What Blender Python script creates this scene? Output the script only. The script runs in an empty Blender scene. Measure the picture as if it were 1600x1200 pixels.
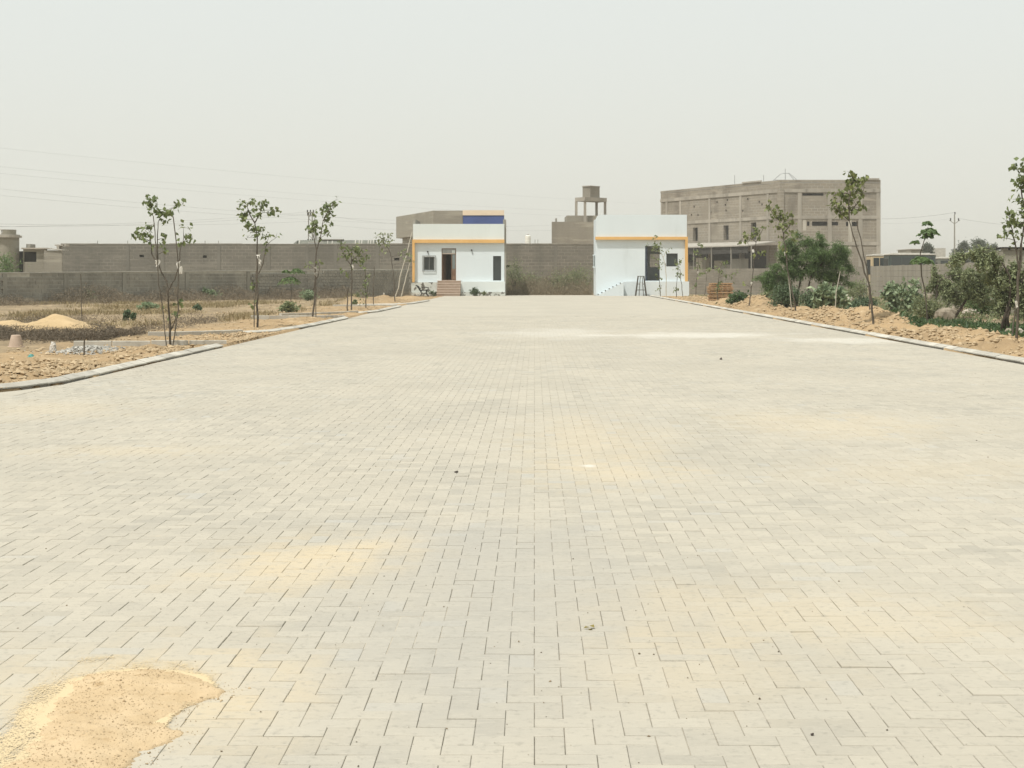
import bpy, math, random
import numpy as np
from mathutils import Vector

# ------------------------------------------------------------------ camera
SC = bpy.context.scene
COL = SC.collection
F, CX, HY, CH = 2400.0, 800.0, 430.0, 1.53     # focal length in photo pixels, centre, horizon row, eye height
cam_d = bpy.data.cameras.new('camera')
cam = bpy.data.objects.new('camera', cam_d); COL.objects.link(cam)
cam.location = (0, 0, CH); cam.rotation_euler = (math.pi/2, 0, 0)
cam_d.sensor_width = 36.0; cam_d.lens = 36.0*F/1600.0
cam_d.shift_y = -(600.0-HY)/1600.0
cam_d.clip_start = 0.1; cam_d.clip_end = 6000
SC.camera = cam

# ------------------------------------------------------------------ light
SUN_EL, SUN_AZ = math.radians(64), math.radians(222)      # azimuth clockwise from +Y: behind the camera, to the left
sd = Vector((math.cos(SUN_EL)*math.sin(SUN_AZ), math.cos(SUN_EL)*math.cos(SUN_AZ), math.sin(SUN_EL)))
sun_d = bpy.data.lights.new('sun', 'SUN'); sun_d.energy = 2.7; sun_d.angle = math.radians(1.6); sun_d.color = (1.0, .96, .90)
sun = bpy.data.objects.new('sun', sun_d); COL.objects.link(sun)
sun.rotation_euler = (-sd).to_track_quat('-Z', 'Y').to_euler(); sun.location = (-20, -20, 60)

world = bpy.data.worlds.new('World'); SC.world = world; world.use_nodes = True
wn, wl = world.node_tree.nodes, world.node_tree.links
wn.clear()
w_out = wn.new('ShaderNodeOutputWorld'); w_bg = wn.new('ShaderNodeBackground')
w_sky = wn.new('ShaderNodeTexSky'); w_sky.sky_type = 'NISHITA'; w_sky.sun_disc = False
w_sky.sun_elevation = SUN_EL; w_sky.sun_rotation = SUN_AZ
w_sky.air_density = 1.0; w_sky.dust_density = 6.0; w_sky.ozone_density = 1.0; w_sky.altitude = 10
w_mix = wn.new('ShaderNodeMix'); w_mix.data_type = 'RGBA'; w_mix.inputs[0].default_value = 0.93
w_sep = wn.new('ShaderNodeSeparateXYZ'); w_el = wn.new('ShaderNodeMapRange'); w_el.interpolation_type = 'SMOOTHSTEP'
w_el.inputs[1].default_value = -.02; w_el.inputs[2].default_value = .20
w_veil = wn.new('ShaderNodeMix'); w_veil.data_type = 'RGBA'          # dust veil, a little warmer low down, the same all the way round
w_veil.inputs[6].default_value = (5.75, 5.68, 5.02, 1); w_veil.inputs[7].default_value = (5.75, 5.98, 5.68, 1)
w_tc = wn.new('ShaderNodeTexCoord'); wl.new(w_tc.outputs['Generated'], w_sep.inputs[0]); wl.new(w_sep.outputs[2], w_el.inputs[0])
wl.new(w_el.outputs[0], w_veil.inputs[0]); wl.new(w_veil.outputs[2], w_mix.inputs[7])
wl.new(w_sky.outputs[0], w_mix.inputs[6]); wl.new(w_mix.outputs[2], w_bg.inputs[0])
w_bg.inputs[1].default_value = 0.1
wl.new(w_bg.outputs[0], w_out.inputs[0])

vs = SC.view_settings
vs.view_transform = 'Standard'; vs.look = 'None'; vs.gamma = 1.0; vs.use_curve_mapping = False
vs.exposure = 0.54
HAZE = 0.0006                      # density of the dusty air per metre

SC.cycles.max_bounces = 6; SC.cycles.diffuse_bounces = 3; SC.cycles.glossy_bounces = 2
SC.cycles.transmission_bounces = 4; SC.cycles.transparent_max_bounces = 6; SC.cycles.volume_bounces = 0
SC.cycles.use_denoising = True

# ------------------------------------------------------------------ placing helpers
ROAD_K = 35.0/2400.0                                     # the road runs a little to the right of straight ahead
def P(px, py, z): return np.array(((px-CX)/F*z, z, CH+(HY-py)/F*z))
def G(px, py, h=0.0):
    z = (CH-h)*F/(py-HY); return np.array(((px-CX)/F*z, z, h))
def left_edge(y): return -6.63+ROAD_K*y
def right_edge(y): return 8.40+ROAD_K*y
RNG = np.random.default_rng(7); random.seed(7)

def hash2(ix, iy, s):
    n = (ix.astype(np.int64)*374761393 + iy.astype(np.int64)*668265263 + s*1274126177) & 0x7fffffff
    n = ((n ^ (n >> 13))*1274126177) & 0x7fffffff
    return ((n ^ (n >> 16)) & 0xffff)/65535.0
def vnoise(x, y, s=0):
    x = np.asarray(x, float); y = np.asarray(y, float)
    ix, iy = np.floor(x), np.floor(y); fx, fy = x-ix, y-iy
    fx, fy = fx*fx*(3-2*fx), fy*fy*(3-2*fy)
    a, b = hash2(ix, iy, s), hash2(ix+1, iy, s); c, d = hash2(ix, iy+1, s), hash2(ix+1, iy+1, s)
    return a+(b-a)*fx+(c-a)*fy+(a-b-c+d)*fx*fy
def fbm(x, y, s=0, o=4):
    v = 0; a = .5; t = 0
    for k in range(o):
        v = v+a*vnoise(x*2**k+13*k, y*2**k+7*k, s+k); t += a; a *= .5
    return v/t

# ------------------------------------------------------------------ materials
def new_mat(name):
    m = bpy.data.materials.new(name); m.use_nodes = True
    n, l = m.node_tree.nodes, m.node_tree.links
    return m, n, l, n['Principled BSDF']
def mathn(n, l, op, a, b=None, c=None, clamp=False):
    q = n.new('ShaderNodeMath'); q.operation = op; q.use_clamp = clamp
    for i, v in enumerate((a, b, c)):
        if v is None: continue
        if isinstance(v, (int, float)): q.inputs[i].default_value = v
        else: l.new(v, q.inputs[i])
    return q.outputs[0]
def mixc(n, l, fac, a, b, blend='MIX'):
    q = n.new('ShaderNodeMix'); q.data_type = 'RGBA'; q.blend_type = blend
    for i, v in ((0, fac), (6, a), (7, b)):
        if isinstance(v, (int, float)): q.inputs[i].default_value = v
        elif isinstance(v, tuple): q.inputs[i].default_value = (*v, 1)
        else: l.new(v, q.inputs[i])
    return q.outputs[2]
def noise(n, l, vec, scale, detail=4, rough=.55):
    q = n.new('ShaderNodeTexNoise'); q.inputs['Scale'].default_value = scale
    q.inputs['Detail'].default_value = detail; q.inputs['Roughness'].default_value = rough
    l.new(vec, q.inputs['Vector']); return q.outputs['Fac']
def ramp(n, l, fac, lo, hi):
    q = n.new('ShaderNodeMapRange'); q.inputs[1].default_value = lo; q.inputs[2].default_value = hi
    q.interpolation_type = 'SMOOTHSTEP'; l.new(fac, q.inputs[0]); return q.outputs[0]
def pos(n): return n.new('ShaderNodeNewGeometry').outputs['Position']
def attr(n, name, typ='GEOMETRY'):
    q = n.new('ShaderNodeAttribute'); q.attribute_name = name; q.attribute_type = typ; return q.outputs['Fac']
def bump(n, l, b, h, strength, dist):
    q = n.new('ShaderNodeBump'); q.inputs['Strength'].default_value = strength; q.inputs['Distance'].default_value = dist
    l.new(h, q.inputs['Height']); l.new(q.outputs[0], b.inputs['Normal'])
def stretch(n, l, vec, sx, sy, sz):
    q = n.new('ShaderNodeVectorMath'); q.operation = 'MULTIPLY'; l.new(vec, q.inputs[0]); q.inputs[1].default_value = (sx, sy, sz)
    return q.outputs[0]
MATS = {}
def mat(name, c1, c2=None, scale=1.0, c3=None, scale3=8.0, rough=.85, bs=.3, bd=.01, bscale=None, metal=0.0, streak=False, lo=.35, hi=.65, t3=(.55, .75)):
    """two colours mixed by noise, a third as blotches, fine relief"""
    if name in MATS: return MATS[name]
    m, n, l, b = new_mat(name); p = pos(n)
    pv = stretch(n, l, p, 1, 1, .22) if streak else p
    col = mixc(n, l, ramp(n, l, noise(n, l, pv, scale, 6), lo, hi), c1, c2 or tuple(v*.8 for v in c1))
    if c3: col = mixc(n, l, ramp(n, l, noise(n, l, pv, scale3, 5), *t3), col, c3)
    l.new(col, b.inputs['Base Color'])
    b.inputs['Roughness'].default_value = rough; b.inputs['Metallic'].default_value = metal
    b.inputs['Specular IOR Level'].default_value = .3
    if bs: bump(n, l, b, noise(n, l, p, bscale or scale*6, 6, .65), bs, bd)
    MATS[name] = m; return m
def mat_block(name, c1, c2, mortar, u=(1, 0), bw=.4, bh=.2, mw=.012, dirt=(.2, .19, .16), rough=.9):
    """plain block masonry seen from too far to pick the blocks apart"""
    m, n, l, b = new_mat(name); p = pos(n)
    dt = n.new('ShaderNodeVectorMath'); dt.operation = 'DOT_PRODUCT'; l.new(p, dt.inputs[0]); dt.inputs[1].default_value = (u[0], u[1], 0)
    sp = n.new('ShaderNodeSeparateXYZ'); l.new(p, sp.inputs[0])
    cb = n.new('ShaderNodeCombineXYZ'); l.new(dt.outputs['Value'], cb.inputs[0]); l.new(sp.outputs[2], cb.inputs[1])
    t = n.new('ShaderNodeTexBrick'); l.new(cb.outputs[0], t.inputs['Vector'])
    t.inputs['Scale'].default_value = 1; t.inputs['Brick Width'].default_value = bw; t.inputs['Row Height'].default_value = bh
    t.inputs['Mortar Size'].default_value = mw; t.inputs['Mortar Smooth'].default_value = .3
    t.inputs['Color1'].default_value = (*c1, 1); t.inputs['Color2'].default_value = (*c2, 1); t.inputs['Mortar'].default_value = (*mortar, 1)
    # courses show only in places, elsewhere slurry covers them
    cov = ramp(n, l, noise(n, l, stretch(n, l, p, .25, .25, .9), 1.0, 5, .6), .35, .6)
    avg = tuple((a+c)/2 for a, c in zip(c1, c2))
    col = mixc(n, l, cov, avg, t.outputs['Color'])
    col = mixc(n, l, ramp(n, l, noise(n, l, stretch(n, l, p, 1, 1, .3), .35, 6, .6), .45, .75), col, dirt)
    col = mixc(n, l, ramp(n, l, noise(n, l, stretch(n, l, p, .15, .15, 1.2), 1.6, 5, .6), .52, .72), col, tuple(min(1, v*1.35) for v in avg))
    l.new(col, b.inputs['Base Color']); b.inputs['Roughness'].default_value = rough; b.inputs['Specular IOR Level'].default_value = .2
    hgt = mathn(n, l, 'ADD', t.outputs['Fac'], mathn(n, l, 'MULTIPLY', noise(n, l, p, 9, 4), -.8))
    bump(n, l, b, hgt, .5, -.02)
    return m
def mat_leaf(name, c1, c2, trans=.25, rough=.55):
    m, n, l, b = new_mat(name)
    t = attr(n, 'tone')
    col = mixc(n, l, t, c1, c2)
    l.new(col, b.inputs['Base Color']); b.inputs['Roughness'].default_value = rough
    b.inputs['Specular IOR Level'].default_value = .35
    tr = n.new('ShaderNodeBsdfTranslucent'); l.new(col, tr.inputs[0])
    mx = n.new('ShaderNodeMixShader'); mx.inputs[0].default_value = trans
    l.new(b.outputs[0], mx.inputs[1]); l.new(tr.outputs[0], mx.inputs[2])
    l.new(mx.outputs[0], n['Material Output'].inputs[0])
    return m

# ------------------------------------------------------------------ mesh helpers
def np_mesh(name, V, Fc, tone=None, smooth=False):
    """V (n,3), Fc (m,k): every face has k corners"""
    me = bpy.data.meshes.new(name); V = np.ascontiguousarray(V, np.float32); Fc = np.ascontiguousarray(Fc, np.int32)
    nf, k = Fc.shape
    me.vertices.add(len(V)); me.vertices.foreach_set('co', V.ravel())
    me.loops.add(nf*k); me.loops.foreach_set('vertex_index', Fc.ravel())
    me.polygons.add(nf); me.polygons.foreach_set('loop_start', np.arange(0, nf*k, k, dtype=np.int32))
    me.polygons.foreach_set('use_smooth', np.full(nf, bool(smooth)))
    if tone is not None:
        a = me.attributes.new('tone', 'FLOAT', 'FACE'); a.data.foreach_set('value', np.ascontiguousarray(tone, np.float32))
    me.update(calc_edges=True)
    return me
def tag(o, label=None, cat=None, group=None, kind=None):
    if label: o['label'] = label
    if cat: o['category'] = cat
    if group: o['group'] = group
    if kind: o['kind'] = kind
    return o
def link(name, me, m, parent=None, loc=(0, 0, 0), rot=None):
    o = bpy.data.objects.new(name, me); COL.objects.link(o)
    if me is not None and m is not None and not me.materials: me.materials.append(m)
    if parent: o.parent = parent
    o.location = loc
    if rot: o.rotation_euler = rot
    return o
def empty(name, loc, label=None, cat=None, group=None, kind=None):
    o = bpy.data.objects.new(name, None); COL.objects.link(o); o.location = [float(v) for v in loc]
    o.empty_display_size = .2
    return tag(o, label, cat, group, kind)
class MB:
    """collects boxes, tubes and polygons in world coordinates; build() links ONE mesh"""
    def __init__(s): s.v = []; s.f = []
    def add(s, vs, fs):
        k = len(s.v); s.v += [tuple(map(float, v)) for v in vs]; s.f += [tuple(i+k for i in f) for f in fs]; return s
    def box(s, x0, x1, y0, y1, z0, z1):
        return s.add([(x0, y0, z0), (x1, y0, z0), (x1, y1, z0), (x0, y1, z0), (x0, y0, z1), (x1, y0, z1), (x1, y1, z1), (x0, y1, z1)],
              [(3, 2, 1, 0), (4, 5, 6, 7), (0, 1, 5, 4), (1, 2, 6, 5), (2, 3, 7, 6), (3, 0, 4, 7)])
    def obox(s, o, ux, uy, a0, a1, b0, b1, z0, z1):
        """box along axis (ux,uy) from origin o: a along, b across (to the left of the axis)"""
        o = np.array(o[:2], float); u = np.array((ux, uy), float); u /= np.linalg.norm(u); w = np.array((-u[1], u[0]))
        c = [o+u*a+w*b for a, b in ((a0, b0), (a1, b0), (a1, b1), (a0, b1))]
        return s.add([(*q, z0) for q in c]+[(*q, z1) for q in c], [(3, 2, 1, 0), (4, 5, 6, 7), (0, 1, 5, 4), (1, 2, 6, 5), (2, 3, 7, 6), (3, 0, 4, 7)])
    def prism(s, poly, z0, z1):
        n = len(poly)
        return s.add([(*p[:2], z0) for p in poly]+[(*p[:2], z1) for p in poly],
              [tuple(range(n-1, -1, -1)), tuple(range(n, 2*n))]+[(i, (i+1) % n, (i+1) % n+n, i+n) for i in range(n)])
    def tube(s, pts, r0, r1=None, n=6):
        pts = [np.array(p, float) for p in pts]; r1 = r0 if r1 is None else r1; k = len(pts); vs = []
        for i, p in enumerate(pts):
            d = pts[min(i+1, k-1)]-pts[max(i-1, 0)]; d = d/(np.linalg.norm(d)+1e-9)
            a = np.cross(d, (0, 0, 1) if abs(d[2]) < .9 else (1, 0, 0)); a /= np.linalg.norm(a); b = np.cross(d, a)
            r = r0+(r1-r0)*i/max(k-1, 1)
            for j in range(n):
                t = 2*math.pi*j/n; vs.append(p+(a*math.cos(t)+b*math.sin(t))*r)
        fs = [(i*n+j, i*n+(j+1) % n, (i+1)*n+(j+1) % n, (i+1)*n+j) for i in range(k-1) for j in range(n)]
        fs += [tuple(range(n-1, -1, -1)), tuple((k-1)*n+j for j in range(n))]
        return s.add(vs, fs)
    def lathe(s, c, prof, n=20):
        vs = [(c[0]+r*math.cos(2*math.pi*j/n), c[1]+r*math.sin(2*math.pi*j/n), c[2]+z) for r, z in prof for j in range(n)]
        k = len(prof)
        fs = [(i*n+j, i*n+(j+1) % n, (i+1)*n+(j+1) % n, (i+1)*n+j) for i in range(k-1) for j in range(n)]
        fs += [tuple(range(n-1, -1, -1)), tuple((k-1)*n+j for j in range(n))]
        return s.add(vs, fs)
    def build(s, name, m, parent=None, smooth=False, bevel=0):
        o3 = np.zeros(3); q = parent
        while q: o3 = o3+np.array(q.location); q = q.parent
        me = bpy.data.meshes.new(name)
        me.from_pydata([tuple(np.array(v)-o3) for v in s.v], [], s.f); me.update()
        if smooth: me.polygons.foreach_set('use_smooth', np.ones(len(me.polygons), bool))
        o = link(name, me, m, parent)
        if bevel:
            q = o.modifiers.new('bevel', 'BEVEL'); q.width = bevel; q.segments = 1; q.limit_method = 'ANGLE'
        return o
def holed_wall(mb, x0, x1, z0, z1, y0, y1, holes):
    """wall slab in the X-Z plane, y0 front, y1 back, with real openings and reveals"""
    xs = sorted({x0, x1, *[h[0] for h in holes], *[h[1] for h in holes]}); zs = sorted({z0, z1, *[h[2] for h in holes], *[h[3] for h in holes]})
    def solid(i, j):
        if i < 0 or j < 0 or i >= len(xs)-1 or j >= len(zs)-1: return False
        cx, cz = (xs[i]+xs[i+1])/2, (zs[j]+zs[j+1])/2
        return not any(h[0] < cx < h[1] and h[2] < cz < h[3] for h in holes)
    for i in range(len(xs)-1):
        for j in range(len(zs)-1):
            if not solid(i, j): continue
            a, b, c, d = xs[i], xs[i+1], zs[j], zs[j+1]
            mb.add([(a, y0, c), (b, y0, c), (b, y0, d), (a, y0, d)], [(0, 1, 2, 3)])
            mb.add([(a, y1, c), (b, y1, c), (b, y1, d), (a, y1, d)], [(3, 2, 1, 0)])
            if not solid(i-1, j): mb.add([(a, y0, c), (a, y1, c), (a, y1, d), (a, y0, d)], [(3, 2, 1, 0)])
            if not solid(i+1, j): mb.add([(b, y0, c), (b, y1, c), (b, y1, d), (b, y0, d)], [(0, 1, 2, 3)])
            if not solid(i, j-1): mb.add([(a, y0, c), (b, y0, c), (b, y1, c), (a, y1, c)], [(3, 2, 1, 0)])
            if not solid(i, j+1): mb.add([(a, y0, d), (b, y0, d), (b, y1, d), (a, y1, d)], [(0, 1, 2, 3)])
    return mb
def leaves(C, axis, size, rng, width=.6, fold=.12, nrand=.9):
    """one ovate leaf (4 triangles... 2 quads) at each centre C, pointing along axis"""
    N = len(C); ax = axis/(np.linalg.norm(axis, axis=1, keepdims=True)+1e-9)
    up = rng.normal(size=(N, 3))*nrand+np.array((0, 0, .8))
    sx = np.cross(ax, up); sx /= np.linalg.norm(sx, axis=1, keepdims=True)+1e-9; nz = np.cross(sx, ax)
    s = (size*rng.uniform(.6, 1.3, N))[:, None]; w = s*width*.5
    base = C-ax*s*.5; tip = C+ax*s*.5; midl = C-ax*s*.08+sx*w+nz*s*fold; midr = C-ax*s*.08-sx*w+nz*s*fold
    V = np.stack([base, midl, tip, midr], 1).reshape(-1, 3)
    i = np.arange(N)[:, None]*4
    Fc = np.concatenate([i+np.array([[0, 1, 2]]), i+np.array([[0, 2, 3]])], 1).reshape(-1, 3)
    tone = np.repeat(np.clip(rng.normal(.5, .28, N), 0, 1), 2)
    return V, Fc, tone
def lumps(C, S, rng, squash=.65):
    """small angular clods or stones: jittered octahedra"""
    N = len(C); d = np.array([(1, 0, 0), (-1, 0, 0), (0, 1, 0), (0, -1, 0), (0, 0, 1), (0, 0, -1)], float)
    f = np.array([(0, 2, 4), (2, 1, 4), (1, 3, 4), (3, 0, 4), (2, 0, 5), (1, 2, 5), (3, 1, 5), (0, 3, 5)])
    a = rng.uniform(0, 6.28, N); ca, sa = np.cos(a)[:, None], np.sin(a)[:, None]
    D = d[None]*rng.uniform(.55, 1.25, (N, 6, 1))+rng.normal(0, .16, (N, 6, 3))
    D[:, :, 2] *= squash
    x = D[:, :, 0]*ca-D[:, :, 1]*sa; y = D[:, :, 0]*sa+D[:, :, 1]*ca
    V = np.stack([x, y, D[:, :, 2]], 2)*np.asarray(S).reshape(-1, 1, 1)+C[:, None]
    Fc = (np.arange(N)[:, None, None]*6+f[None]).reshape(-1, 3)
    return V.reshape(-1, 3), Fc, np.repeat(rng.uniform(0, 1, N), 8)

# ================================================================== GROUND
MOUNDS = []   # (x, y, rx, ry, h)
def mound(px, py, wpx, h, ry, dpy=0):
    g = G(px, py); MOUNDS.append((g[0], g[1], wpx*g[1]/F/2, ry, h))
mound(60, 580, 190, .13, 1.3); mound(190, 565, 160, .07, 1.2); mound(310, 546, 90, .07, 1.2)          # soil behind the near kerb
mound(25, 594, 70, .10, .9)
mound(250, 556, 130, .07, .9)
mound(395, 529, 120, .09, 1.6); mound(330, 531, 100, .07, 1.5)                                         # heap in the lane mouth
mound(420, 508, 140, .12, 3); mound(480, 503, 70, .1, 2.5)
mound(575, 487, 60, .14, 3); mound(556, 474, 50, .45, 3.0); mound(598, 472, 60, .42, 3.0); mound(650, 470, 60, .1, 3)
mound(640, 467, 80, .25, 3)
mound(262, 530, 90, -.16, 1.0); mound(420, 500, 90, -.12, 1.6)
def gh(x, y):
    x = np.asarray(x, float); y = np.asarray(y, float)
    le, re = left_edge(y), right_edge(y)
    ka = np.array([G(*q)[:2] for q in ((-140, 628), (-60, 618), (0, 612), (30, 609), (65, 604.5), (100, 599.5), (160, 586.5))])
    le = np.where(y < ka[-1, 1], np.interp(y, ka[:, 1], ka[:, 0]), le)
    rough = fbm(x*.35, y*.25, 3)-.5; fine = fbm(x*1.7, y*1.3, 9)-.5; tiny = fbm(x*5, y*4, 21, 3)-.5
    h = .03+.16*rough+.10*fine+.05*tiny
    dl = le-x; dr = x-re
    near = np.clip(1-np.abs(y-55)/75, 0, 1)
    # right: a rough berm of dug soil behind the kerb, then lower broken ground
    b = np.exp(-((dr-1.7)/1.05)**2)*(.05+.62*np.clip(fbm(y*.26+x*.08, x*.35, 40, 3)*2.0-.62, 0, 1))*np.clip((105-y)/30, 0, 1)
    h = np.where(dr > 0, h*1.2+b, h)
    # freshly dug soil is lumpy
    lump = (1-np.abs(2*fbm(x*2.3, y*1.5, 51, 3)-1))-.75; dug = np.exp(-np.maximum(dr-.2, 0)/2.6)*(dr > .25)+np.exp(-np.maximum(dl-.2, 0)/2.2)*(dl > .25)*.6
    h = h+dug*(.30*lump+.16*tiny)*np.clip((95-y)/20, 0, 1)
    # left: flat in the lane mouths, lower field beyond
    h = np.where(dl > 0, h*.75, h)
    for (mx, my, rx, ry, hh) in MOUNDS:
        e = np.exp(-(((x-mx)/rx)**2+((y-my)/ry)**2)*1.4)
        h = h+hh*e*(.75+.9*fine)
    edge = np.clip(np.minimum(np.abs(dl), np.abs(dr))/.5, 0, 1)
    out = (dl > 0) | (dr > 0)
    h = np.where(out, np.maximum(h, -.05)*edge+.045*(1-edge), -.16)
    h = np.where((dl > 0) & (dl < .35), np.minimum(h, .05), h)
    h = np.where((dr > 0) & (dr < .35), np.minimum(h, .05), h)
    for (xa, xb, ya, yb, top) in ((-9.7, -6.35, 31.3, 33.1, .0), (-9.3, -6.6, 36.6, 39.4, .0), (-9.4, -6.2, 52.2, 53.9, .0), (-8.9, -6.4, 55.2, 58.2, .0), (-8.8, -6.0, 72.0, 74.0, .0)):
        k = np.clip((x-xa)/.5, 0, 1)*np.clip((xb-x)/.5, 0, 1)*np.clip((y-ya)/.5, 0, 1)*np.clip((yb-y)/.3, 0, 1)
        h = h*(1-k)+np.minimum(h, top+.25*tiny)*k
    flat = np.clip((y-96)/14, 0, 1); h = np.where(out, h*(1-flat)-.02*flat, h)
    h = np.where(y > 113.2, -.02, h)
    return h
def axis(parts):
    r = [np.linspace(a, b, max(2, int(round(abs(b-a)/st))+1))[:-1] for a, b, st in parts]
    return np.concatenate(r+[[parts[-1][1]]])
gx = axis([(-1500, -200, 260), (-200, -48, 16), (-48, -16, .8), (-16, -4.4, .11), (-4.4, 8.2, .9), (8.2, 17, .11), (17, 45, .6), (45, 200, 20), (200, 1500, 260)])
gy = axis([(-300, 0, 60), (0, 12, 3), (12, 24, .25), (24, 62, .17), (62, 116, .4), (116, 150, 2), (150, 600, 40), (600, 2400, 300)])
XX, YY = np.meshgrid(gx, gy); ZZ = gh(XX, YY); ZZ = np.where((np.abs(XX) > 60) | (YY > 125) | (YY < 5), -.16, ZZ)
nx, ny = len(gx), len(gy); idx = np.arange(nx*ny).reshape(ny, nx)
GF = np.stack([idx[:-1, :-1], idx[:-1, 1:], idx[1:, 1:], idx[1:, :-1]], -1).reshape(-1, 4)

m_soil, n, l, b = new_mat('dry_soil'); p = pos(n)
base = mixc(n, l, ramp(n, l, noise(n, l, p, .35, 6, .6), .38, .62), (.405, .29, .165), (.33, .238, .138))
base = mixc(n, l, ramp(n, l, noise(n, l, p, 2.4, 6, .65), .52, .74), base, (.48, .37, .235))
sx = n.new('ShaderNodeSeparateXYZ'); l.new(p, sx.inputs[0])
xr = mathn(n, l, 'SUBTRACT', sx.outputs[0], mathn(n, l, 'MULTIPLY', sx.outputs[1], ROAD_K))
# away from the freshly dug verges the field is greyer, with leaf litter
wob = mathn(n, l, 'MULTIPLY', mathn(n, l, 'SUBTRACT', noise(n, l, p, .5, 4), .5), 6.0)
far_r = ramp(n, l, mathn(n, l, 'ADD', xr, wob), 11.2, 13.2)
far_l = ramp(n, l, mathn(n, l, 'ADD', mathn(n, l, 'MULTIPLY', xr, -1.0), wob), 8.6, 11.0)
fld = mixc(n, l, ramp(n, l, noise(n, l, stretch(n, l, p, 1, .5, 1), .9, 6, .65), .4, .66), (.19, .155, .105), (.36, .285, .185))
base = mixc(n, l, mathn(n, l, 'MAXIMUM', far_r, mathn(n, l, 'MULTIPLY', far_l, .75)), base, fld)
base = mixc(n, l, ramp(n, l, noise(n, l, p, 12, 5, .7), .56, .72), base, (.22, .16, .095))
l.new(base, b.inputs['Base Color']); b.inputs['Roughness'].default_value = .95; b.inputs['Specular IOR Level'].default_value = .1
bump(n, l, b, noise(n, l, p, 7, 8, .7), .9, .06)
ground = tag(link('ground', np_mesh('ground', np.stack([XX, YY, ZZ], -1).reshape(-1, 3), GF, smooth=True), m_soil), kind='structure')

# ================================================================== PAVED ROAD
def stain(n, l, p, cx, cy, rx, ry, nz, soft=.5):
    """soft-edged blot of dust lying on the ground, 0..1"""
    d = n.new('ShaderNodeVectorMath'); d.operation = 'SUBTRACT'; l.new(p, d.inputs[0]); d.inputs[1].default_value = (cx, cy, 0)
    v = stretch(n, l, d.outputs[0], 1/rx, 1/ry, 0)
    q = n.new('ShaderNodeVectorMath'); q.operation = 'LENGTH'; l.new(v, q.inputs[0])
    return ramp(n, l, mathn(n, l, 'ADD', q.outputs['Value'], mathn(n, l, 'MULTIPLY', mathn(n, l, 'SUBTRACT', nz, .5), 2.6)), 1.0+soft*.4, 1.0-soft)
def paving_colour(n, l, p, tone):
    n1 = noise(n, l, p, .22, 4); n2 = noise(n, l, stretch(n, l, p, 1, .6, 1), .8, 6, .62); n3 = noise(n, l, p, 26, 4, .7)
    nst = mathn(n, l, 'ADD', mathn(n, l, 'MULTIPLY', noise(n, l, stretch(n, l, p, 1, .45, 1), 2.2, 6, .65), .72), mathn(n, l, 'MULTIPLY', tone, .32))
    col = mixc(n, l, tone, (.33, .312, .264), (.44, .411, .341))
    bl = ramp(n, l, tone, .86, .93)
    col = mixc(n, l, mathn(n, l, 'MULTIPLY', bl, .5), col, (.335, .345, .335))
    dust = ramp(n, l, n2, .30, .66)                                         # pale fine dust
    col = mixc(n, l, mathn(n, l, 'MULTIPLY', dust, .6), col, (.452, .415, .338))
    col = mixc(n, l, mathn(n, l, 'MULTIPLY', ramp(n, l, n1, .42, .66), .5), col, (.36, .335, .277))
    # blown sand left on the blocks
    for (px, py, rx, ry, k) in ((500, 872, .55, .75, .8), (590, 850, .3, .4, .7), (930, 690, .75, 2.6, .55), (1290, 662, 1.3, 1.6, .5),
                                (1200, 960, .95, .75, .5), (190, 1085, .7, .9, .7), (300, 1060, .4, .5, .6), (420, 900, .45, .6, .5), (960, 740, .7, .8, .5), (200, 705, .9, .5, .45), (1450, 735, 1.2, .9, .35), (60, 640, 1.2, 1.4, .4), (1080, 1050, .5, .6, .35)):
        g = G(px, py)
        col = mixc(n, l, mathn(n, l, 'MULTIPLY', stain(n, l, p, g[0], g[1], rx, ry, nst, .95), k*.58), col, (.55, .455, .30))
    for (px, py, rx, ry, k) in ((1085, 524, 2.7, 2.0, .6), (920, 728, .09, .14, .8), (870, 520, 1.6, 4.0, .35), (1330, 532, 1.6, 1.6, .5)):   # lime dust
        g = G(px, py)
        col = mixc(n, l, mathn(n, l, 'MULTIPLY', stain(n, l, p, g[0], g[1], rx, ry, n2, .7), k), col, (.60, .58, .52))
    # the worn, greyer track down the middle
    g = G(700, 820)
    col = mixc(n, l, mathn(n, l, 'MULTIPLY', stain(n, l, p, g[0]+.3, 7.6, .75, 3.0, n2, .9), .5), col, (.335, .328, .30))
    col = mixc(n, l, mathn(n, l, 'MULTIPLY', ramp(n, l, n3, .52, .68), .5), col, (.27, .255, .215))
    n5 = noise(n, l, stretch(n, l, p, 1, 3.5, 1), 14, 6, .7)
    col = mixc(n, l, mathn(n, l, 'MULTIPLY', ramp(n, l, n5, .5, .72), .5), col, (.485, .45, .375))
    return col, n3
m_pave, n, l, b = new_mat('concrete_paver'); p = pos(n)
tone = mathn(n, l, 'ADD', attr(n, 'tone'), attr(n, 'tone', 'OBJECT'))
col, n3 = paving_colour(n, l, p, tone)
l.new(col, b.inputs['Base Color']); b.inputs['Roughness'].default_value = .88; b.inputs['Specular IOR Level'].default_value = .2
bump(n, l, b, noise(n, l, p, 90, 5, .7), .25, .004)
m_bed, n, l, b = new_mat('joint_sand'); p = pos(n)
l.new(mixc(n, l, ramp(n, l, noise(n, l, p, .55, 6, .7), .38, .52), (.33, .295, .235), (.44, .395, .315)), b.inputs['Base Color']); b.inputs['Roughness'].default_value = 1
m_far, n, l, b = new_mat('far_paving'); p = pos(n)
col, n3 = paving_colour(n, l, p, noise(n, l, p, 5, 2))
l.new(col, b.inputs['Base Color']); b.inputs['Roughness'].default_value = .9; b.inputs['Specular IOR Level'].default_value = .2

Y0, Y1, Y2 = 1.0, 58.0, 113.0
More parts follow.
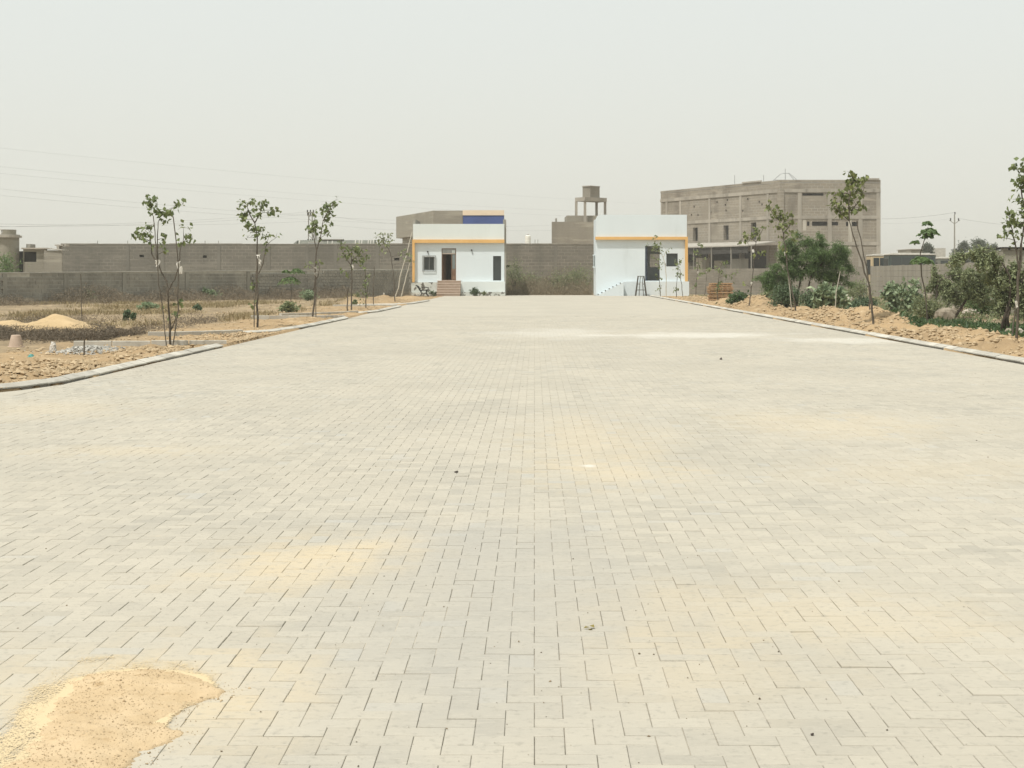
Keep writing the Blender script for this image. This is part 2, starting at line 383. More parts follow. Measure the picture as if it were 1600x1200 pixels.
# sand bed: fills the joints to the brim in places, lower elsewhere
bu = np.linspace(left_edge(0)+.02, right_edge(0)-.03, 100); bv = np.concatenate([np.linspace(Y0, 26, 170), np.linspace(26.4, Y1, 60)])
BX, BV = np.meshgrid(bu, bv); fill = np.clip((fbm(BX*.8+3, BV*.5, 31, 5)-.34)/.22, 0, 1)
fill = np.clip(fill+np.clip((BX-.8)/4, 0, .45), 0, 1)
BZ = -.0088+.0052*fill; idb = np.arange(BX.size).reshape(BX.shape)
road = tag(link('road', np_mesh('road', np.stack([BX+ROAD_K*BV, BV, BZ], -1).reshape(-1, 3), np.stack([idb[:-1, :-1], idb[:-1, 1:], idb[1:, 1:], idb[1:, :-1]], -1).reshape(-1, 4), smooth=True), m_bed), kind='structure')
tag(link('far_paving', np_mesh('far_paving', [(left_edge(Y1), Y1, 0), (right_edge(Y1)-.04, Y1, 0), (right_edge(Y2)-.04, Y2, 0), (left_edge(Y2), Y2, 0)], [(0, 1, 2, 3)]), m_far, road), kind='stuff')
# apron that widens between the gate houses
A = [(left_edge(Y2), Y2), (right_edge(Y2), Y2), (right_edge(Y2)+.5, 114.2), (6.2, 114.6), (6.2, 118.0), (-.5, 118.0), (-.5, 114.6), (left_edge(Y2)-1.5, 114.2)]
tag(link('gate_apron', np_mesh('gate_apron', [(x, y, 0.0) for x, y in A], [tuple(range(8))]), m_far, road), kind='stuff')

# herringbone of 200 x 100 mm blocks
U = .1
ii, jj = np.meshgrid(np.arange(-72, 92), np.arange(20, 580)); ii, jj = ii.ravel(), jj.ravel(); mm = (ii-jj) % 4
hz = mm == 0; vt = mm == 3
bx0 = np.concatenate([ii[hz], ii[vt]])*U; by0 = np.concatenate([jj[hz], jj[vt]])*U
bw = np.concatenate([np.full(hz.sum(), 2*U), np.full(vt.sum(), U)]); bh = np.concatenate([np.full(hz.sum(), U), np.full(vt.sum(), 2*U)])
le = left_edge(0)+.025; re = right_edge(0)-.035
x1_ = np.minimum(bx0+bw, re); bx0 = np.maximum(bx0, le); bw = x1_-bx0
y1_ = np.minimum(by0+bh, Y1-.004); bh = y1_-by0
ok = (bw > .02) & (bh > .02) & (by0 > 2.6)
bx0, by0, bw, bh = bx0[ok], by0[ok], bw[ok], bh[ok]; N = len(bx0)
tone = np.clip(RNG.normal(.45, .26, N), 0, 1); bluish = RNG.uniform(size=N) < .03; tone = np.where(bluish, .97, np.minimum(tone, .84))
lift = np.clip(RNG.normal(0, .0009, N), -.0016, .002)+.003*(vnoise(bx0*.9, by0*.9, 5)-.5); g1 = RNG.uniform(.0001, .0016, N); ch = .0019
def paver_verts(x0, y0, w, h, gp, lf, jit):
    n = len(x0)
    lo = np.stack([np.stack([x0+gp, y0+gp], 1), np.stack([x0+w-gp, y0+gp], 1), np.stack([x0+w-gp, y0+h-gp], 1), np.stack([x0+gp, y0+h-gp], 1)], 1)
    s = np.array([(1, 1), (-1, 1), (-1, -1), (1, -1)])*ch
    hi = lo+s[None]
    V = np.zeros((n, 12, 3)); V[:, :4, :2] = lo; V[:, :4, 2] = -.05
    V[:, 4:8, :2] = lo; V[:, 4:8, 2] = -.0022+lf[:, None]; V[:, 8:, :2] = hi; V[:, 8:, 2] = lf[:, None]+jit
    return V
jit = RNG.normal(0, .0007, (N, 4))
V = paver_verts(bx0, by0, bw, bh, g1, lift, jit)
V[:, :, 0] += ROAD_K*V[:, :, 1]
PF = np.array([(8, 9, 10, 11)]+[(a, (a+1) % 4, (a+1) % 4+4, a+4) for a in range(4)]+[(a+4, (a+1) % 4+4, (a+1) % 4+8, a+8) for a in range(4)])
cxp, cyp = bx0+bw/2+ROAD_K*(by0+bh/2), by0+bh/2
full = (np.abs(bw*bh-.02) < 1e-6)
sx_ = cxp/cyp*F+800; sy_ = CH*F/cyp+HY
inview = (sx_ > -20) & (sx_ < 1620) & (sy_ < 1215) & full
order = np.argsort(np.where(inview, cyp, 1e9))[:300]
single = np.zeros(N, bool); single[order] = True
R_ = ~single
fidx = (np.arange(R_.sum())[:, None, None]*12+PF[None]).reshape(-1, 4)
tag(link('pavers', np_mesh('pavers', V[R_].reshape(-1, 3), fidx, np.repeat(tone[R_], 9)), m_pave, road), kind='stuff')
vars_h, vars_v = [], []
for k in range(6):
    for hor, lst in ((True, vars_h), (False, vars_v)):
        w, h = (.2, .1) if hor else (.1, .2)
        v = paver_verts(np.array([-w/2]), np.array([-h/2]), np.array([w]), np.array([h]), np.array([.0003+.00022*k]), np.zeros(1), RNG.normal(0, .0007, (1, 4)))[0]
        v[:, 0] += ROAD_K*v[:, 1]
        me = np_mesh('paver', v, PF); me.materials.append(m_pave); lst.append(me)
for q in order:
    me = (vars_h if bw[q] > .15 else vars_v)[int(q) % 6]
    o = link('paver', me, None, road, (float(cxp[q]), float(cyp[q]), float(lift[q]))); o['tone'] = float(tone[q])

# ================================================================== KERBS
m_kerb = mat('kerb_concrete', (.51, .488, .425), (.44, .418, .36), 2.5, (.32, .30, .255), 6, rough=.9, bs=.3, bd=.004, bscale=60)
KL = .72
kp = [(.035, -.12), (.035, .020), (0, .026), (0, .044), (.008, .05), (.115, .083), (.125, .085), (.172, .085), (.177, .08), (.177, -.12)]   # across (away from road), up
def stone_mesh(L, prof=kp):
    n_ = len(prof); v = [(-L/2, a, z) for a, z in prof]+[(L/2, a, z) for a, z in prof]
    me = bpy.data.meshes.new('kerb_stone')
    me.from_pydata(v, [], [tuple(range(n_)), tuple(range(2*n_-1, n_-1, -1))]+[(i, i+n_, (i+1) % n_+n_, (i+1) % n_) for i in range(n_)])
    me.materials.append(m_kerb); return me
ST = [stone_mesh(KL-.012*(1+k % 2)) for k in range(2)]
up_ = [(0, -.12), (0, .118), (.008, .125), (.122, .125), (.13, .118), (.13, -.12)]                              # plain upright stones along the side lanes
ST_UP = [stone_mesh(KL-.012*(1+k % 2), up_) for k in range(2)]
n, l = m_kerb.node_tree.nodes, m_kerb.node_tree.links; b = n['Principled BSDF']; src = b.inputs['Base Color'].links[0].from_socket     # stones differ a little
oi = n.new('ShaderNodeObjectInfo'); mr = n.new('ShaderNodeMapRange'); mr.inputs[3].default_value = .80; mr.inputs[4].default_value = 1.08; l.new(oi.outputs['Random'], mr.inputs[0])
hs = n.new('ShaderNodeHueSaturation'); l.new(mr.outputs[0], hs.inputs['Value']); l.new(src, hs.inputs['Color']); l.new(hs.outputs[0], b.inputs['Base Color'])
def kerb(path, ST=ST):
    """stones laid along a polyline, the body of each to the left of the walking direction"""
    root = empty('kerb', (*path[0][:2], 0), kind='structure')
    p = [np.array(q[:2], float) for q in path]
    seg = [np.linalg.norm(b_-a_) for a_, b_ in zip(p, p[1:])]; tot = sum(seg); cnt = max(1, int(round(tot/KL)))
    def at(s):
        for a_, b_, q in zip(p, p[1:], seg):
            if s <= q: return a_+(b_-a_)*s/q
            s -= q
        return p[-1]
    for k in range(cnt):
        a_, b_ = at(tot*k/cnt), at(tot*(k+1)/cnt); d = b_-a_; mid = (a_+b_)/2
        o = link('kerb_stone', ST[k % 2], None, root, (mid[0]-p[0][0], mid[1]-p[0][1], random.uniform(-.005, .004)), (random.gauss(0, .008), random.gauss(0, .004), math.atan2(d[1], d[0])+random.gauss(0, .006)))
        o.scale = (np.linalg.norm(d)/KL, 1, 1)
    return root
kerb([(right_edge(111.5), 111.5), (right_edge(10), 10)])
def gp(*pts): return [G(px, py)[:2] for px, py in pts]
kerb(gp((-140, 628), (-60, 618), (0, 612), (30, 609), (65, 604.5), (100, 599.5), (160, 586.5), (253, 564.5), (349, 542.8)))
kerb([(left_edge(33.4)-.05, 33.35), (-9.35, 32.75)], ST_UP)
kerb(gp((232, 526.5), (300, 525.5), (380, 522.5)), ST_UP)
kerb(gp((381, 522.4), (430, 519.5), (466, 514.5), (500, 508), (545, 498.2)))
kerb([(left_edge(54)-.05, 54.0), (-9.1, 53.4)], ST_UP)
kerb(gp((440, 495), (500, 493.3), (560, 490.6)), ST_UP)
kerb(gp((561, 490.5), (590, 488), (608, 484), (628, 479.6)))
kerb([(left_edge(74.3), 74.2), (-8.6, 73.6)], ST_UP)
kerb(gp((548, 477.6), (612, 477), (644, 475.3), (660, 472.5), (672, 470.3)))

W_ = gp((-140, 629), (-60, 619), (0, 613), (30, 610), (65, 605.5), (100, 600.5), (160, 587.5))
wedge = [(x, y, .0) for x, y in W_]+[(left_edge(y)+.03, y, .0) for y in (23.3, 19.0, 17.0)]
tag(link('paving_wedge', np_mesh('paving_wedge', wedge, [tuple(range(len(wedge)))]), m_far, road), kind='stuff')

# ================================================================== WALLS
m_blk = mat('grey_block', (.29, .275, .232), (.215, .205, .174), 1.1, (.36, .34, .285), 4, rough=.95, bs=.5, bd=.01, bscale=30)
m_mort = mat('mortar', (.46, .44, .375), (.36, .34, .29), 3, rough=.95, bs=.3)
m_cap = mat('wall_cap', (.50, .485, .43), (.40, .385, .335), 2, rough=.9)
m_col = mat('wall_column', (.31, .295, .25), (.23, .22, .185), 1.5, rough=.95, streak=True)
W0 = np.array((-800/F*78, 78.0)); W1 = np.array(((642-800)/F*112, 112.0)); WD = W1-W0
def on_wall(px):
    k = (px-CX)/F; t = (W0[0]-k*W0[1])/(k*WD[1]-WD[0]); return t
wall = empty('block_wall', (*W0, 0), 'low grey concrete block wall with pale cap and columns, across the left field', 'wall')
LW = np.linalg.norm(WD); wu = WD/LW; wn_ = np.array((wu[1], -wu[0]))          # normal towards the camera side
def wtop(s): return 1.62+(1.93-1.62)*np.clip(s/LW, -.4, 1)
S0, S1 = -11.0, LW-.05
def wpt(s, off, z): q = W0+wu*s+wn_*off; return (q[0], q[1], z)
mb = MB()
mb.add([wpt(S0, -.2, -.2), wpt(S1, -.2, -.2), wpt(S1, -.014, -.2), wpt(S0, -.014, -.2), wpt(S0, -.2, wtop(S0)), wpt(S1, -.2, wtop(S1)), wpt(S1, -.014, wtop(S1)), wpt(S0, -.014, wtop(S0))],
       [(0, 1, 2, 3), (7, 6, 5, 4), (3, 2, 6, 7), (1, 0, 4, 5), (2, 1, 5, 6), (0, 3, 7, 4)])
mb.build('mortar_core', m_mort, wall)
mb = MB(); z0, z1 = 0, .055
mb.add([wpt(S0, -.23, wtop(S0)+z0), wpt(S1, -.23, wtop(S1)+z0), wpt(S1, .03, wtop(S1)+z0), wpt(S0, .03, wtop(S0)+z0), wpt(S0, -.23, wtop(S0)+z1), wpt(S1, -.23, wtop(S1)+z1), wpt(S1, .03, wtop(S1)+z1), wpt(S0, .03, wtop(S0)+z1)],
       [(0, 1, 2, 3), (7, 6, 5, 4), (3, 2, 6, 7), (1, 0, 4, 5), (2, 1, 5, 6), (0, 3, 7, 4)])
mb.build('cap', m_cap, wall)
for px in (-85, 7, 103, 194, 292, 388, 477, 562, 636):
    s = on_wall(px)*LW
    if s > S1-.2: continue
    MB().obox(W0, *wu, s-.15, s+.15, -.035, .05, -.2, wtop(s)-.03).build('column', m_col, wall)
BL, BH = .40, .205
blocks = []
for r in range(9):
    z = .0+r*BH; s = S0+(.2 if r % 2 else 0)
    while s < S1-BL:
        if z+BH < wtop(s)+.005: blocks.append((s, z))
        s += BL+.0
ang = math.atan2(wu[1], wu[0])
def block_verts(w, h): return [(.012, 0, .012), (w-.012, 0, .012), (w-.012, .1, .012), (.012, .1, .012), (.012, 0, h-.012), (w-.012, 0, h-.012), (w-.012, .1, h-.012), (.012, .1, h-.012)]
bm_ = bpy.data.meshes.new('block'); bm_.from_pydata(block_verts(BL, BH), [], [(3, 2, 1, 0), (4, 5, 6, 7), (0, 1, 5, 4), (1, 2, 6, 5), (2, 3, 7, 6), (3, 0, 4, 7)]); bm_.materials.append(m_blk)
vis = sorted([q for q in blocks if q[0] > 0 and q[1] > .3])[:300]; vs_ = set(vis)
for s, z in vis:
    q = W0+wu*s+wn_*(random.uniform(-.004, .006)); link('block', bm_, None, wall, (q[0]-W0[0], q[1]-W0[1], z), (0, 0, ang))
mb = MB()
for s, z in blocks:
    if (s, z) in vs_: continue
    mb.obox(W0, *wu, s+.012, s+BL-.012, -.1, random.uniform(-.004, .006)*-1, z+.012, z+BH-.012)
tag(mb.build('blocks', m_blk, wall), kind='stuff')

# tall wall along the far side of the road outside
ZB = 140.0
m_vent_shade = mat('vent_shade_paint', (.02, .02, .018), (.03, .03, .026), 2, rough=1, bs=0)
m_back = mat_block('far_block_wall', (.19, .178, .148), (.15, .141, .118), (.27, .252, .21), bw=.6, bh=.3, mw=.03, dirt=(.125, .12, .1))
X0, X1 = (95-800)/F*ZB, (1068-800)/F*ZB; ZT = CH+(430-382)/F*ZB
bw_ = empty('boundary_wall', (X0, ZB, 0), 'long tall dark block wall behind the gate houses', 'wall')
vents = [(221, 5), (322, 4), (562, 3), (620, 6)]
holes = [((px-3-800)/F*ZB, (px+w-800)/F*ZB, CH+(430-py-4)/F*ZB, CH+(430-py)/F*ZB) for px, w, py in ((221, 4, 398), (320, 3, 399), (619, 5, 403), (794, 2.5, 414))]
holed_wall(MB(), X0, X1, -.2, ZT, ZB, ZB+.25, holes).build('masonry', m_back, bw_)
for h_ in holes: MB().box(h_[0], h_[1], ZB+.2, ZB+.24, h_[2], h_[3]).build('vent_shade_plate', m_vent_shade, bw_)  # dark plate closing each hole, its colour stands in for shade
mb = MB(); x = X0
while x < X1: mb.box(x, min(x+3.3, X1)-.02, ZB-.03, ZB+.28, ZT, ZT+random.uniform(.05, .11)); x += 3.3
mb.build('cap', m_col, bw_)
m_bcol = mat('far_wall_column', (.20, .19, .16), (.155, .147, .124), 1.2, rough=.95, streak=True)
for px in (200, 254, 342, 420, 480, 524, 590, 868): 
    x = (px-800)/F*ZB; MB().box(x-.14, x+.14, ZB-.03, ZB-.001, -.2, ZT-.05).build('column', m_bcol, bw_)
for px in (152, 199, 341, 320):
    x = (px-800)/F*ZB; MB().tube([(x, ZB+.1, ZT), (x, ZB+.1, ZT+.35)], .03, .03, 5).build('bar', m_col, bw_)

# right-hand walls: panels between columns
m_panel = mat('precast_panel', (.33, .305, .25), (.265, .245, .2), .8, (.225, .2, .165), 2.5, rough=.95, bs=.3, bd=.01, bscale=20, streak=True)
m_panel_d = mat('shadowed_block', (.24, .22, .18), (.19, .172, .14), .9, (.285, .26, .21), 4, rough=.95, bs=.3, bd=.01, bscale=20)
m_pcol = mat('panel_column', (.27, .25, .205), (.22, .2, .165), 1, rough=.95, streak=True)
def panel_wall(a, c, top0, top1, bay, rows, m, label, name):
    a, c = np.array(a, float), np.array(c, float); L = np.linalg.norm(c-a); u = (c-a)/L; nb = max(1, int(round(L/bay)))
    root = empty(name, (*a, 0), label, 'wall')
    for k in range(nb+1):
        s = L*k/nb; t = top0+(top1-top0)*k/nb
        MB().obox(a, *u, s-.07, s+.07, -.065, .065, -.2, t+.02).build('column', m_pcol if m is m_panel else m_col, root)
    for k in range(nb):
        t = top0+(top1-top0)*(k+.5)/nb; h = t/rows
        for r in range(rows):
            MB().obox(a, *u, L*k/nb+.075, L*(k+1)/nb-.075, -.05, .05, r*h+.006-(.2 if r == 0 else 0), (r+1)*h-.006).build('panel', m, root)
    return root
panel_wall((26.9, 115), (16.5, 27), 2.2, 2.05, 6.0, 6, m_panel, 'pale panelled concrete wall running along the right side behind the shrubs', 'panel_wall')
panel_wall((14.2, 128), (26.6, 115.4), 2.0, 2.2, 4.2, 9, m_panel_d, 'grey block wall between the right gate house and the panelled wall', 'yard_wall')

# ================================================================== GATE HOUSES
ZH = 114.7
def hx(px): return (px-800)/F*ZH
def hz_(py): return CH+(430-py)/F*ZH
m_white = mat('white_paint', (.65, .71, .725), (.62, .675, .69), .4, (.56, .61, .615), 1.2, rough=.8, bs=.15, bd=.003, bscale=40, streak=True, t3=(.6, .85))
m_cream = mat('cream_white_paint', (.67, .715, .695), (.635, .675, .65), .5, (.53, .555, .52), 1.3, rough=.85, bs=.15, bd=.003, bscale=40, streak=True, t3=(.62, .85))
m_yel = mat('yellow_paint', (.70, .43, .165), (.65, .39, .14), 1.5, rough=.7, bs=.05)
m_conc = mat('raw_concrete', (.31, .295, .25), (.24, .23, .195), 1.0, (.37, .35, .3), 4, rough=.95, bs=.4, bd=.01, bscale=25, streak=True)
m_peel = mat('peeling_plaster', (.58, .60, .555), (.48, .495, .45), 1.6, (.14, .132, .11), 3.4, rough=.95, bs=.3, bd=.006, bscale=20, lo=.4, hi=.6, t3=(.53, .57))
m_brown = mat('brown_step_tile', (.48, .37, .29), (.42, .32, .245), 2, rough=.6, bs=.1)
m_tread = mat('pale_step_tread', (.58, .49, .41), (.52, .44, .36), 2, rough=.55, bs=.05)
m_alu = mat('grey_frame', (.36, .37, .36), (.30, .31, .30), 3, rough=.5, metal=.4, bs=0)
m_wood = mat('brown_door_wood', (.20, .12, .075), (.15, .09, .055), 4, rough=.6, bs=.1)
m_dark = mat('dark_interior', (.06, .058, .05), (.045, .043, .04), 2, rough=1, bs=0)  # near black, painted as shade behind openings; also colours plain dark parts
m_glass, n, l, b = new_mat('window_glass'); b.inputs['Base Color'].default_value = (.035, .045, .045, 1); b.inputs['Roughness'].default_value = .12
m_glass_l, n, l, b = new_mat('pale_glass'); b.inputs['Base Color'].default_value = (.16, .19, .185, 1); b.inputs['Roughness'].default_value = .15
m_iron = mat('dark_iron', (.045, .045, .042), (.03, .03, .03), 5, rough=.6, metal=.5, bs=0)

def shell(root, x0, x1, y0, y1, z0, z1, holes, m_front, m_side, back_holes=()):
    """front wall with openings, then side walls, back wall, floor and roof slab: a hollow house"""
    holed_wall(MB(), x0, x1, z0, z1, y0, y0+.22, holes).build('front_wall', m_front, root)
    MB().box(x0, x0+.2, y0+.22, y1, z0, z1).build('side_wall', m_side, root)
    MB().box(x1-.2, x1, y0+.22, y1, z0, z1).build('side_wall', m_side, root)
    holed_wall(MB(), x0+.2, x1-.2, z0, z1, y1-.2, y1, back_holes).build('back_wall', m_side, root)
    MB().box(x0+.2, x1-.2, y0+.22, y1-.2, 1.0, 1.12).build('floor_slab', m_conc, root)
    MB().box(x0+.2, x1-.2, y0+.22, y1-.2, 3.95, 4.12).build('roof_slab', m_conc, root)

# --- left gate house
lh = empty('gate_house', (hx(716), ZH, 0), 'white gate house with brown steps, barred window and left yellow trim', 'house')
x0, x1 = hx(645.5), hx(788); top = hz_(350)
win = (hx(662), hx(679), hz_(422.5), hz_(401)); door = (hx(690), hx(712.6), hz_(438.3), hz_(388)); nar = (hx(770.5), hx(783), hz_(438.3), hz_(400))
shell(lh, x0, x1, ZH, ZH+6.5, 0, hz_(379), [win, door, nar], m_white, m_conc)
MB().box(x0, x1, ZH-.1, ZH+.12, hz_(379)+.002, top).build('parapet', m_cream, lh)
MB().box(x0-.06, x0+.16, ZH+.121, ZH+6.5, hz_(379)+.002, top+.36).build('side_parapet', m_conc, lh)
MB().box(x1-.10, x1+.12, ZH+.03, ZH+6.5, hz_(379)+.002, top+.34).build('side_parapet', m_conc, lh)
MB().box(x1+.002, x1+.12, ZH+.02, ZH+6.5, 0, hz_(379)).build('side_buttress', m_conc, lh)
MB().box(x0+.17, x1-.11, ZH+6.3, ZH+6.5, hz_(379)+.002, top+.12).build('back_parapet', m_conc, lh)
MB().box(hx(644.4), x1+.01, ZH-.24, ZH-.003, hz_(379.6), hz_(374.3)).build('trim', m_yel, lh)
MB().box(hx(644.4), hx(648.2), ZH-.24, ZH-.003, hz_(441), hz_(379.6)-.002).build('trim', m_yel, lh)
st0, st1 = hx(684), hx(720)
MB().box(hx(643), st0-.01, ZH-.34, ZH-.002, hz_(456.5), hz_(441)).build('plinth', m_peel, lh)
MB().box(st1+.01, x1+.06, ZH-.34, ZH-.002, hz_(456.0), hz_(440)).build('plinth', m_cream, lh)
MB().box(hx(642.6), st0-.01, ZH-.52, ZH-.002, -.15, hz_(456.5)-.002).build('plinth_base', m_peel, lh)
MB().box(st1+.01, x1+.07, ZH-.52, ZH-.002, -.15, hz_(456.0)-.002).build('plinth_base', m_peel, lh)
ns = 6; rise = hz_(438.3)/ns
for k in range(ns):
    y1_ = ZH-.002-k*.29; y0_ = y1_-.29+.002; t = hz_(438.3)-k*rise
    s = MB().box(st0, st1, y0_, y1_, -.1, t-.045).build('step', m_brown, lh)
    MB().box(st0-.03, st1+.03, y0_-.045, y1_-(.047 if k else 0), t-.043, t).build('tread', m_tread, s)
# door: frame, transom light, half-open leaf, side light
def frame(root_, x0, x1, z0, z1, y, w, m, name='frame', d=.08):
    b_ = MB(); b_.box(x0, x0+w, y, y+d, z0, z1); b_.box(x1-w, x1, y, y+d, z0, z1); b_.box(x0+w, x1-w, y, y+d, z1-w, z1); b_.box(x0+w, x1-w, y, y+d, z0, z0+w)
    return b_.build(name, m, root_)
tz = hz_(396.3)
df = frame(lh, door[0]+.002, door[1]-.002, door[2]+.002, door[3]-.002, ZH+.05, .05, m_wood, 'door_frame')
MB().box(door[0]+.052, door[1]-.052, ZH+.05, ZH+.13, tz-.03, tz+.03).build('transom_bar', m_tread, df)
MB().box(door[0]+.055, door[1]-.055, ZH+.09, ZH+.10, tz+.032, door[3]-.055).build('transom_pane', m_alu, df)
MB().box(hx(706), hx(711), ZH+.075, ZH+.085, hz_(395.5), hz_(391)).build('notice', m_cream, df)
xl = hx(706.3)
MB().box(xl, door[1]-.055, ZH+.08, ZH+.12, hz_(420), tz-.035).build('side_pane', m_glass_l, df)
MB().box(xl, door[1]-.055, ZH+.08, ZH+.12, door[2]+.055, hz_(420)-.003).build('side_panel', m_wood, df)
lf = MB().box(xl-.05, xl-.003, ZH+.05, ZH+.13, door[2]+.055, tz-.032).build('mullion', m_wood, df)
MB().obox((door[0]+.07, ZH+.15), .25, 1, 0, .95, -.02, .02, door[2]+.06, tz-.05).build('door_leaf', m_wood, lh)
# barred window
wf = frame(lh, win[0]+.002, win[1]-.002, win[2]+.002, win[3]-.002, ZH+.06, .05, m_alu, 'window')
xm = (win[0]+win[1])/2
MB().box(win[0]+.052, xm-.02, ZH+.09, ZH+.1, win[2]+.052, win[3]-.052).build('pane', m_glass, wf)
MB().box(xm+.02, win[1]-.052, ZH+.10, ZH+.11, win[2]+.052, win[3]-.052).build('pane', m_glass, wf)
MB().box(xm-.02, xm+.02, ZH+.07, ZH+.12, win[2]+.052, win[3]-.052).build('mullion', m_alu, wf)
gr = frame(lh, win[0]-.09, win[1]+.09, win[2]-.09, win[3]+.09, ZH-.09, .03, m_alu, 'grille', .03)
for k in range(9):
    x = win[0]-.05+(win[1]-win[0]+.1)*k/8; MB().tube([(x, ZH-.075, win[2]-.08), (x, ZH-.075, win[3]+.08)], .008, n=5).build('bar', m_iron, gr)
for x, z in ((win[0]-.05, win[2]-.05), (win[1]+.05, win[2]-.05), (win[0]-.05, win[3]+.05), (win[1]+.05, win[3]+.05)):
    MB().box(x-.012, x+.012, ZH-.06, ZH-.001, z-.012, z+.012).build('bracket', m_alu, gr)
nf = frame(lh, nar[0]+.002, nar[1]-.002, nar[2]+.002, nar[3]-.002, ZH+.08, .045, m_iron, 'narrow_window')
MB().box(nar[0]+.048, nar[1]-.048, ZH+.11, ZH+.12, nar[2]+.048, nar[3]-.048).build('pane', m_glass, nf)
for px, py, tail in ((668.4, 393, 5), (737, 390.5, 9)):
    x, z = hx(px), hz_(py)
    lp = MB().lathe((x, ZH-.07, z-.03), [(.015, -.05), (.05, -.04), (.06, .02), (.03, .06), (.02, .07)], 10).build('wall_lamp', m_iron, lh)
    MB().tube([(x, ZH-.04, z), (x+.04, ZH-.01, z-tail*.028), (x+tail*.012, ZH-.01, z-tail*.045)], .008, n=5).build('wire', m_iron, lp)
# --- right gate house
rh = empty('gate_house', (hx(1000), ZH, 0), 'white gate house with side stairs, square window and right yellow trim', 'house')
x0, x1 = hx(931), hx(1073); top = hz_(335.6); ZS = ZH+3.1
door = (hx(1008), hx(1031), hz_(438.6), hz_(384.4)); win = (hx(1041.2), hx(1059), hz_(416.3), hz_(396))
bwin = (hx(1015)*ZS/ZH, hx(1031.5)*ZS/ZH, hz_(418)*1.02, hz_(398)*1.03)
MBs = MB()
holed_wall(MB(), x0, x1, 0, hz_(374.2), ZH, ZH+.22, [door, win]).build('front_wall', m_white, rh)
MB().box(x0, x0+.2, ZH+.22, ZS, 0, hz_(374.2)).build('side_wall', m_white, rh)
MB().box(x1-.2, x1, ZH+.22, ZS, 0, hz_(374.2)).build('side_wall', m_white, rh)
holed_wall(MB(), x0+.2, x1-.2, 0, hz_(374.2), ZS-.2, ZS, [bwin]).build('back_wall', m_white, rh)
MB().box(x0+.2, x1-.2, ZH+.22, ZS-.2, .98, 1.1).build('floor_slab', m_conc, rh)
MB().box(x0+.2, x1-.2, ZH+.22, ZS-.2, 3.95, 4.1).build('roof_slab', m_conc, rh)
c = .32
def par(xa, xb, y0_, y1_):
    q = MB(); zb = hz_(374.2)+.002
    poly = [(xa, zb), (xb, zb), (xb, top), (xa+c, top), (xa+c*.3, top-c*.3), (xa, top-c)]
    q.add([(x, y0_, z) for x, z in poly]+[(x, y1_, z) for x, z in poly], [tuple(range(6)), tuple(range(11, 5, -1))]+[(i, (i+6), (i+1) % 6+6, (i+1) % 6) for i in range(6)])
    return q
par(x0, x1, ZH-.1, ZH+.12).build('parapet', m_white, rh)
MB().box(x0, x0+.18, ZH+.122, ZS, hz_(374.2)+.002, top-c).build('side_parapet', m_white, rh)
MB().box(x1-.18, x1, ZH+.122, ZS, hz_(374.2)+.002, top-.02).build('side_parapet', m_white, rh)
MB().box(hx(930), x1+.06, ZH-.24, ZH-.003, hz_(374.6), hz_(370)).build('trim', m_yel, rh)
MB().box(hx(1070.2), x1+.06, ZH-.24, ZH-.003, hz_(439.6), hz_(374.6)-.002).build('trim', m_yel, rh)
MB().box(hx(973)+.02, hx(1076), ZH-.3, ZH-.002, -.15, hz_(439.8)).build('plinth', m_white, rh)
ns = 7; xa, xb = hx(933), hx(973); h = hz_(439.8)
for k in range(ns):
    xs_, xe_ = xa+(xb-xa)*k/ns, xa+(xb-xa)*(k+1)/ns
    s = MB().box(xs_+.001, xe_-.001, ZH-1.0, ZH-.002, -.15, h*(k+1)/(ns+.6)).build('step', m_white, rh)
    MB().box(xs_-.02, xs_+.05, ZH-1.02, ZH-.9, h*(k+1)/(ns+.6)-.05, h*(k+1)/(ns+.6)+.012).build('nosing', m_iron, s)
m_navy = mat('navy_frame', (.03, .045, .07), (.025, .035, .055), 2, rough=.5, bs=0)
MB().box(door[0]+.002, door[0]+.16, ZH+.02, ZH+.2, door[2]+.002, door[3]-.002).build('door_jamb', m_navy, rh)
wf = frame(rh, win[0]+.002, win[1]-.002, win[2]+.002, win[3]-.002, ZH+.09, .04, m_iron, 'window')
MB().box(win[0]+.045, win[1]-.045, ZH+.12, ZH+.13, win[2]+.045, win[3]-.045).build('pane', m_glass, wf)
sw = MB().box(x0-.16, x0-.002, ZH+.6, ZH+1.5, hz_(418), hz_(397.5)).build('side_window_box', m_white, rh)
MB().box(x0-.165, x0-.162, ZH+.7, ZH+1.4, hz_(416), hz_(399)).build('pane', m_glass, sw)
MB().box(x0-.13, x0-.05, ZH+.585, ZH+.598, hz_(416), hz_(399)).build('pane', m_glass_l, sw)

# ================================================================== BUILDINGS BEHIND
def face_pt(o, u, s, off, z): q = np.array(o)+np.array(u)*s+np.array((u[1], -u[0]))*off; return (q[0], q[1], z)
def fbox(mb, o, u, s0, s1, w0, w1, z0, z1):
    """box on a facade: s along, w outward"""
    c = [face_pt(o, u, a, w, 0)[:2] for a, w in ((s0, w1), (s1, w1), (s1, w0), (s0, w0))]
    return mb.add([(*q, z0) for q in c]+[(*q, z1) for q in c], [(3, 2, 1, 0), (4, 5, 6, 7), (0, 1, 5, 4), (1, 2, 6, 5), (2, 3, 7, 6), (3, 0, 4, 7)])
